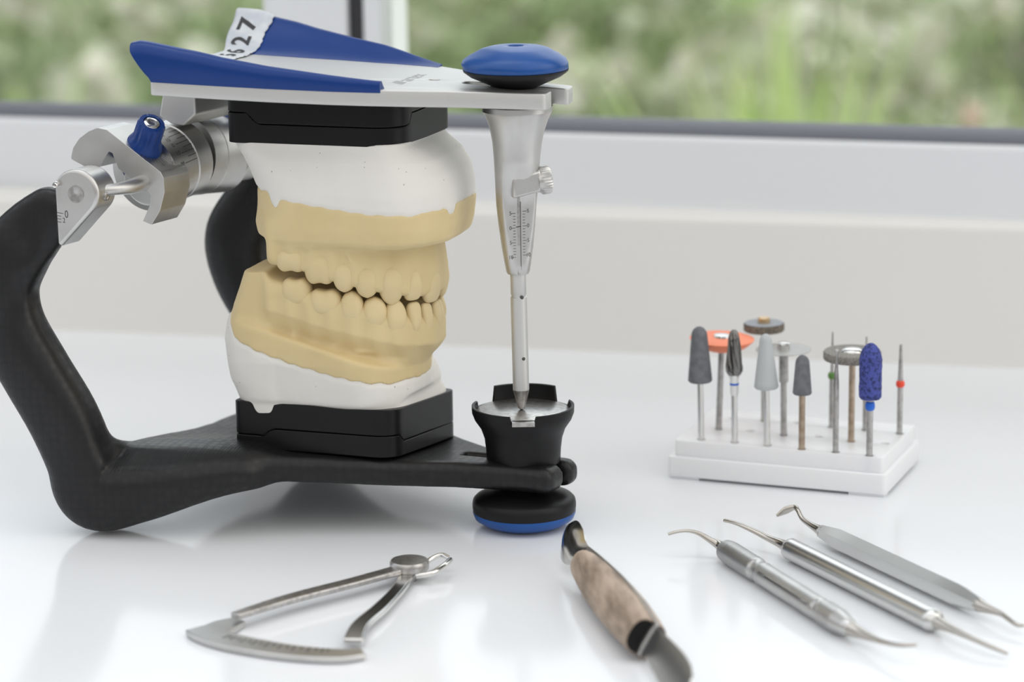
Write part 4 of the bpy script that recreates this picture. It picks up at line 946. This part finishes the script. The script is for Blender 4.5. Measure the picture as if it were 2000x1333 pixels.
MB().add(*lathe([(0, zz(45.6)), (10.4, zz(45.8)), (10.6, zz(46.2)), (10.6, zz(48.4)), (10.3, zz(48.8)), (0, zz(48.8))], n=56)).build('wheel', 'felt', t, shade=40)
MB().add(*lathe([(0, zz(48.7)), (4.1, zz(48.7)), (4.0, zz(49.2)), (2.5, zz(49.9)), (0, zz(50.1))], n=28)).build('mandrel_screw', 'steel', t, shade=60)
t = bur('blue', 'blue_grinding_stone', 'speckled blue grinding stone with a blue ring in the front row'); shank(t, zz(38))
V, F = lathe([(0, zz(35.8)), (3.5, zz(35.8)), (4.0, zz(36.5))]+[(4.05, zz(36.5+k*1.25)) for k in range(1, 12)]+[(3.9, zz(51.6)), (3.2, zz(53.8)), (2.0, zz(55.4)), (.9, zz(56.2)), (0, zz(56.4))], n=48)
rg2 = np.random.default_rng(9); V = [Vector((q.x*(1+rg2.normal()*.018), q.y*(1+rg2.normal()*.018), q.z)) for q in V]
MB().add(V, F).build('abrasive_stone', 'bluegrit', t)
MB().add(*lathe([(1.1, zz(33.1)-1.7)]+[(1.1+.7*math.cos(a), zz(33.1)+1.7*math.sin(a)) for a in np.linspace(-1.5, 1.5, 9)]+[(1.1, zz(33.1)+1.7)], n=28)).build('colour_ring', 'bluering', t)
#@@TOOLS
# ------------------------------------------------------------------ hand instruments on the desk
def line_thing(name, label, cat, A, group=None): return thing(name, label, cat, (A[0], A[1], 0), 0, group)
def rel(P, A): return [(q[0]-A[0], q[1]-A[1], q[2]) for q in P]
def instrument(name, label, handle, tipA, radA, tipB, radB, rr, nseg, style, mh='steel'):
    A = handle[0]; t = line_thing(name, label, 'dental instrument', A, 'slim steel hand instruments on the desk')
    a, b = Vector(handle[0]), Vector(handle[1]); L = (b-a).length; d = (b-a)/L; P = []; R = []
    N = 90 if style in ('knurl', 'spiral') else 8
    for k in range(N+1):
        s_ = k/N*L; q = 1.0; e = min(s_, L-s_)
        rad_ = rr*(.62+.38*min(1, e/2.2)); 
        if style == 'knurl':
            if 1.5 < s_ < L*.30 or L*.80 < s_ < L-1.5: rad_ *= 1+.05*(1 if k % 2 else -1)
            elif L*.34 < s_ < L*.76: rad_ *= .97
            if L*.30 <= s_ <= L*.33 or L*.77 <= s_ <= L*.79: rad_ *= .88
            if s_ < 6: rad_ *= .8+.2*s_/6
            if s_ > L-9: rad_ *= .62+.38*(L-s_)/9
        P.append(a+d*s_); R.append(rad_)
    ho = MB().add(*tube(rel(P, A), R, n=nseg)).build('handle', mh, t, shade=25 if nseg <= 8 else 60)
    if style == 'knurl':
        x, y, _ = frame_of(d)
        V = []
        for s_, w in ((L*.36, 1.0), (L*.74, 1.0)):
            pass
        P2 = [a+d*(L*(.37+.37*k/6)) for k in range(7)]; off = (Vector((-.93, -.36, 0)).normalized()*.86+Vector((0, 0, .42)))*rr*.93
        MB().add(*tube(rel([q+off for q in P2], A), [(.75, .75)]*7, n=8)).build('grip_inlay', 'darkmetal', ho)
    if style == 'spiral':
        for k in range(5):
            s_ = L*(.06+.1*k); q = a+d*s_+Vector((.15, .1, rr*.72))
            MB().add(*tube(rel([q-d*3.2, q-d*1, q+d*1, q+d*3.2], A), [(.3, .1), (1.5, .55), (1.5, .55), (.3, .1)], n=10)).build('grip_facet', 'steel', ho)
    for nm, path, rad_ in (('working_tip', tipA, radA), ('working_tip', tipB, radB)):
        pp = catmull([(q[0], q[1], q[2]) for q in path], 6); ri = [(x[0]*1.05, x[1]*1.05) if len(x) > 1 else (x[0], x[0]) for x in catmull([(r_[0], r_[1]) for r_ in radA if False] or [((r_, r_) if not isinstance(r_, tuple) else r_) for r_ in rad_], 6)]
        MB().add(*tube(rel(pp, A), ri, n=14)).build(nm, 'steel_t', t, shade=60)
    return t
instrument('plastic_instrument', 'nearest-left of three slim steel instruments, round knurled handle with a dark inlay', [(66.2, -44.5, 4.2), (99.5, -130.8, 4.2)],
    [(48.2, -40.2, 8.0), (51.5, -39.9, 8.8), (55.1, -39.9, 9.0), (58.7, -39.9, 8.0), (62.2, -41.4, 6.2), (65.0, -42.8, 4.8), (66.6, -45.5, 4.2)], [(.7, .5), (.75, .5), (.75, .55), .75, 1.0, 1.5, 2.0],
    [(99.2, -130, 4.2), (102.0, -134, 4.0), (106, -141.5, 4.4), (109.5, -147.5, 5.2), (112.5, -150.5, 5.8), (116.2, -152, 6.4)], [2.2, 1.6, .9, .75, .7, .5], 3.9, 28, 'knurl', 'alu')
instrument('plastic_instrument', 'middle of three slim steel instruments, polished grooved handle and slender curved tips', [(88.0, -44.0, 4.0), (126.6, -124.6, 4.0)],
    [(68.4, -24.9, 8.0), (72, -28.5, 8.0), (77, -32.6, 6.8), (82, -36.8, 5.2), (86, -41.0, 4.4), (88.5, -45.0, 4.0)], [(.75, .6), (.9, .6), (1.0, .8), (1.2, 1.0), 1.5, 2.2],
    [(126.2, -123.8, 4.0), (129, -129, 4.0), (134, -137.6, 3.8), (139.6, -144.5, 3.0), (144.2, -148.4, 2.0)], [2.2, 1.4, .9, .75, .5], 3.8, 12, 'spiral', 'satin')
instrument('wax_carver', 'farthest-right of three slim steel instruments, six-sided handle with a bent carver blade', [(101.6, -26.6, 4.0), (142.2, -108.4, 4.0)],
    [(87.3, -13.8, 6.0), (90.4, -12.8, 7.6), (93.6, -13.1, 8.8), (94.6, -15.6, 8.2), (95.8, -18.4, 6.2), (98.6, -22.3, 4.9), (101.0, -25.5, 4.2), (102.0, -27.5, 4.0)], [(.3, .5), (.5, 1.3), (.8, .9), .8, .85, 1.1, 1.7, 2.2],
    [(141.8, -107.6, 4.0), (144, -111.5, 4.0), (147.5, -116.8, 4.0), (149.6, -121.5, 3.4), (151.2, -124.9, 3.0), (153.2, -126.0, 3.2)], [2.2, 1.5, .9, .8, .7, .5], 3.9, 6, 'hex', 'satin')

# plaster knife ------------------------------------------------
kA = Vector((35.6, -145.5, 0)); kB = Vector((18.6, -67.0, 0)); kd = (kB-kA).normalized(); kr = Vector((kd.y, -kd.x, 0))
kn = thing('plaster_knife', 'plaster knife with a worn wooden handle and curved steel blades beside the foot knob', 'knife', tuple(kA))
lean = math.radians(32); ku = Vector((0, 0, math.cos(lean)))+kr*math.sin(lean); ks = kr*math.cos(lean)-Vector((0, 0, math.sin(lean)))     # ku: up in the blade plane, ks: sideways
LK = (kB-kA).length; zc = 7.3
def kp(s_, h, w): q = kd*s_+ku*h+ks*w; return Vector((q.x, q.y, q.z+zc))
def scale_side(sg):
    V = []; F = []; N = 26; n = 16
    for i in range(N+1):
        q = i/N; s_ = LK*q; bulge = .84+.20*math.sin(math.pi*min(1, q*1.02))**.8-.22*q**2.5
        if q > .93: bulge *= 1-.25*((q-.93)/.07)**2
        hh = 6.9*bulge; ww = 6.0*bulge
        for k in range(n+1):
            a = -math.pi/2+math.pi*k/n; V.append(kp(s_, hh*math.copysign(abs(math.sin(a))**.8, math.sin(a)), sg*(.75+ww*abs(math.cos(a))**.75)))
    m_ = n+1
    for i in range(N):
        for k in range(m_): k2 = (k+1) % m_; F.append((i*m_+k, i*m_+k2, (i+1)*m_+k2, (i+1)*m_+k))
    F += [tuple(range(m_)), tuple(reversed(range(N*m_, (N+1)*m_)))]; return V, F
for sg in (-1, 1):
    o = MB().add(*scale_side(sg)).build('handle_scale', 'wood', kn, shade=50)
    bx = []
    for k in range(20):
        a = -math.pi/2+math.pi*k/19; bx.append(kp(-.25, 5.4*math.copysign(abs(math.sin(a))**.8, math.sin(a)), sg*(.8+4.8*abs(math.cos(a))**.75)))
    MB().add(*prism(bx, kd*2.4-kd*.1)).build('handle_end', 'black', kn, shade=40, label='blackened handle end') 
# tang + two blades in one strip lying in the blade plane
def blade(points, th, name, m='steel'):
    """points: (s, lower h, upper h, bow) along the knife."""
    V = []; F = []; P = catmull(points, 6); n = len(P)
    for (s_, h0, h1, bow) in P:
        for w in (-th, th):
            for k in range(5):
                q = k/4; V.append(kp(s_, h0+(h1-h0)*q, w*(1 if 0 < k < 4 else .45)+bow*(1-4*(q-.5)**2)*.6+bow*.4))
    for i in range(n-1):
        b = i*10
        for k in range(4): F += [(b+k, b+k+1, b+k+11, b+k+10), (b+5+k, b+15+k, b+16+k, b+6+k)]
        F += [(b, b+10, b+15, b+5), (b+4, b+9, b+19, b+14)]
    F += [(0, 5, 6, 1), (1, 6, 7, 2), (2, 7, 8, 3), (3, 8, 9, 4)]; e = (n-1)*10
    F += [(e, e+1, e+6, e+5), (e+1, e+2, e+7, e+6), (e+2, e+3, e+8, e+7), (e+3, e+4, e+9, e+8)]
    return MB().add(V, F).build(name, m, kn, shade=50)
blade([(-2, -5, 6.0, 0), (LK*.25, -6.4, 7.2, 0), (LK*.5, -6.8, 7.5, 0), (LK*.8, -6, 6.4, 0), (LK+1, -4.5, 5.2, 0)], 1.0, 'tang', 'alu')
blade([(LK-1, -3.6, 5.0, -.2), (LK+5, -3.6, 5.4, -1.0), (LK+10, -5.0, 7.0, -1.8), (LK+16, -4.8, 8.2, -2.4), (LK+21, -2.6, 8.2, -2.2), (LK+25, .4, 7.0, -1.4), (LK+26.5, 2.4, 5.4, -.8)], .45, 'front_blade', 'steel')
blade([(1, -4.5, 5.2, 0), (-8, -4, 5.4, 0), (-20, -5, 6.0, -.2), (-32, -5.8, 6.2, -.3), (-42, -4.5, 5, -.3), (-46, -1.5, 2.0, -.3)], .45, 'rear_blade', 'satin')

# thickness caliper --------------------------------------------
cA = Vector((-38.4, -61.5, 0)); ca = thing('thickness_caliper', 'steel thickness caliper with a curved numbered scale lying in front of the articulator', 'caliper', tuple(cA))
def bar(P, ws_, z0, z1, name, bev=.5, m='steel', parent=None):
    """flat bar following a 2-D centre line with widths."""
    P = catmull([(q[0]-cA.x, q[1]-cA.y, w) for q, w in zip(P, ws_)], 8); Lf = []; Rt = []
    for i, q in enumerate(P):
        d = P[min(i+1, len(P)-1)][:2]-P[max(i-1, 0)][:2]; d = d/np.linalg.norm(d); nn = np.array([-d[1], d[0]])
        Lf.append(tuple(q[:2]+nn*q[2]/2)); Rt.append(tuple(q[:2]-nn*q[2]/2))
    outl = Lf+Rt[::-1]; n = len(outl); V = [(x, y, z0) for x, y in outl]+[(x, y, z1) for x, y in outl]; N = len(Lf)
    F = []
    for i in range(N-1):
        a, b, c, d = i, i+1, n-2-i, n-1-i; F += [(a, b, c, d), (a+n, d+n, c+n, b+n)]
    F += [(i, i+n, (i+1) % n+n, (i+1) % n) for i in range(n)]
    o = MB().add(V, F).build(name, m, parent or ca, shade=30); bevel(o, bev, 3, 40); return o
bar([(-38.4, -61.5), (-55, -76.5), (-75, -93), (-91.8, -110)], [5.6, 5.4, 5.2, 3.6], 3.4, 5.4, 'pointer_arm', m='steel_d')
bar([(-104, -114), (-98, -120.5), (-88, -128.5), (-72, -136.8), (-58, -140.2), (-50, -138.2)], [7, 10, 10.5, 9.5, 8.5, 6], .3, 2.3, 'scale_plate', m='alu')
bar([(-38.4, -61.5), (-41.5, -80), (-46.5, -99), (-52, -116), (-53.5, -131)], [5.5, 4.6, 5.2, 5.6, 6.4], 1.6, 3.6, 'scale_arm', .6)
bar([(-90.5, -106.5), (-95, -111.5), (-98.5, -117.5)], [6, 10, 9], .2, 2.28, 'scale_end', m='alu')
MB().add(*lathe([(0, .2), (2.5, .2), (2.5, 3.4), (6.0, 3.5), (6.5, 4.1), (6.5, 6.2), (6.0, 6.9), (0, 7.1)], n=48)).build('pivot_disc', 'steel_d', ca, shade=40)
rp = lambda L: rel(L, cA)
MB().add(*tube([tuple(q) for q in catmull(rp([(-34.5, -56.5, 3), (-31.5, -52.6, 4.2), (-28, -51.5, 5.2), (-25.2, -54.6, 5)]), 8)], [1.0, .8, .7, .6]*0 or .85, n=12)).build('measuring_beak', 'steel', ca, shade=60)
MB().add(*tube([tuple(q) for q in catmull(rp([(-36.0, -67.0, 3), (-31.0, -67.0, 3.8), (-27, -62.0, 4.8), (-25.0, -56.2, 5)]), 8)], 1.0, n=12)).build('measuring_beak', 'steel', ca, shade=60)
mk = MB()
arcp = catmull([(-92.5, -121.8), (-84, -127.8), (-72, -133.6), (-60, -136.6)], 12)
for i, q in enumerate(arcp[1:-1]):
    if i % 2: continue
    d = arcp[i+2]-arcp[i]; d /= np.linalg.norm(d); nn = np.array([d[1], -d[0]]); big = i % 4 == 0
    V2, F2 = quad_strip(tuple(q-cA[:2]), tuple(q+nn*(3.4 if big else 2.2)-cA[:2]), .55); mapped(mk, V2, F2, lambda x, y: (x, y, 2.36))
mk.build('scale_marks', 'engr', ca, smooth=False)
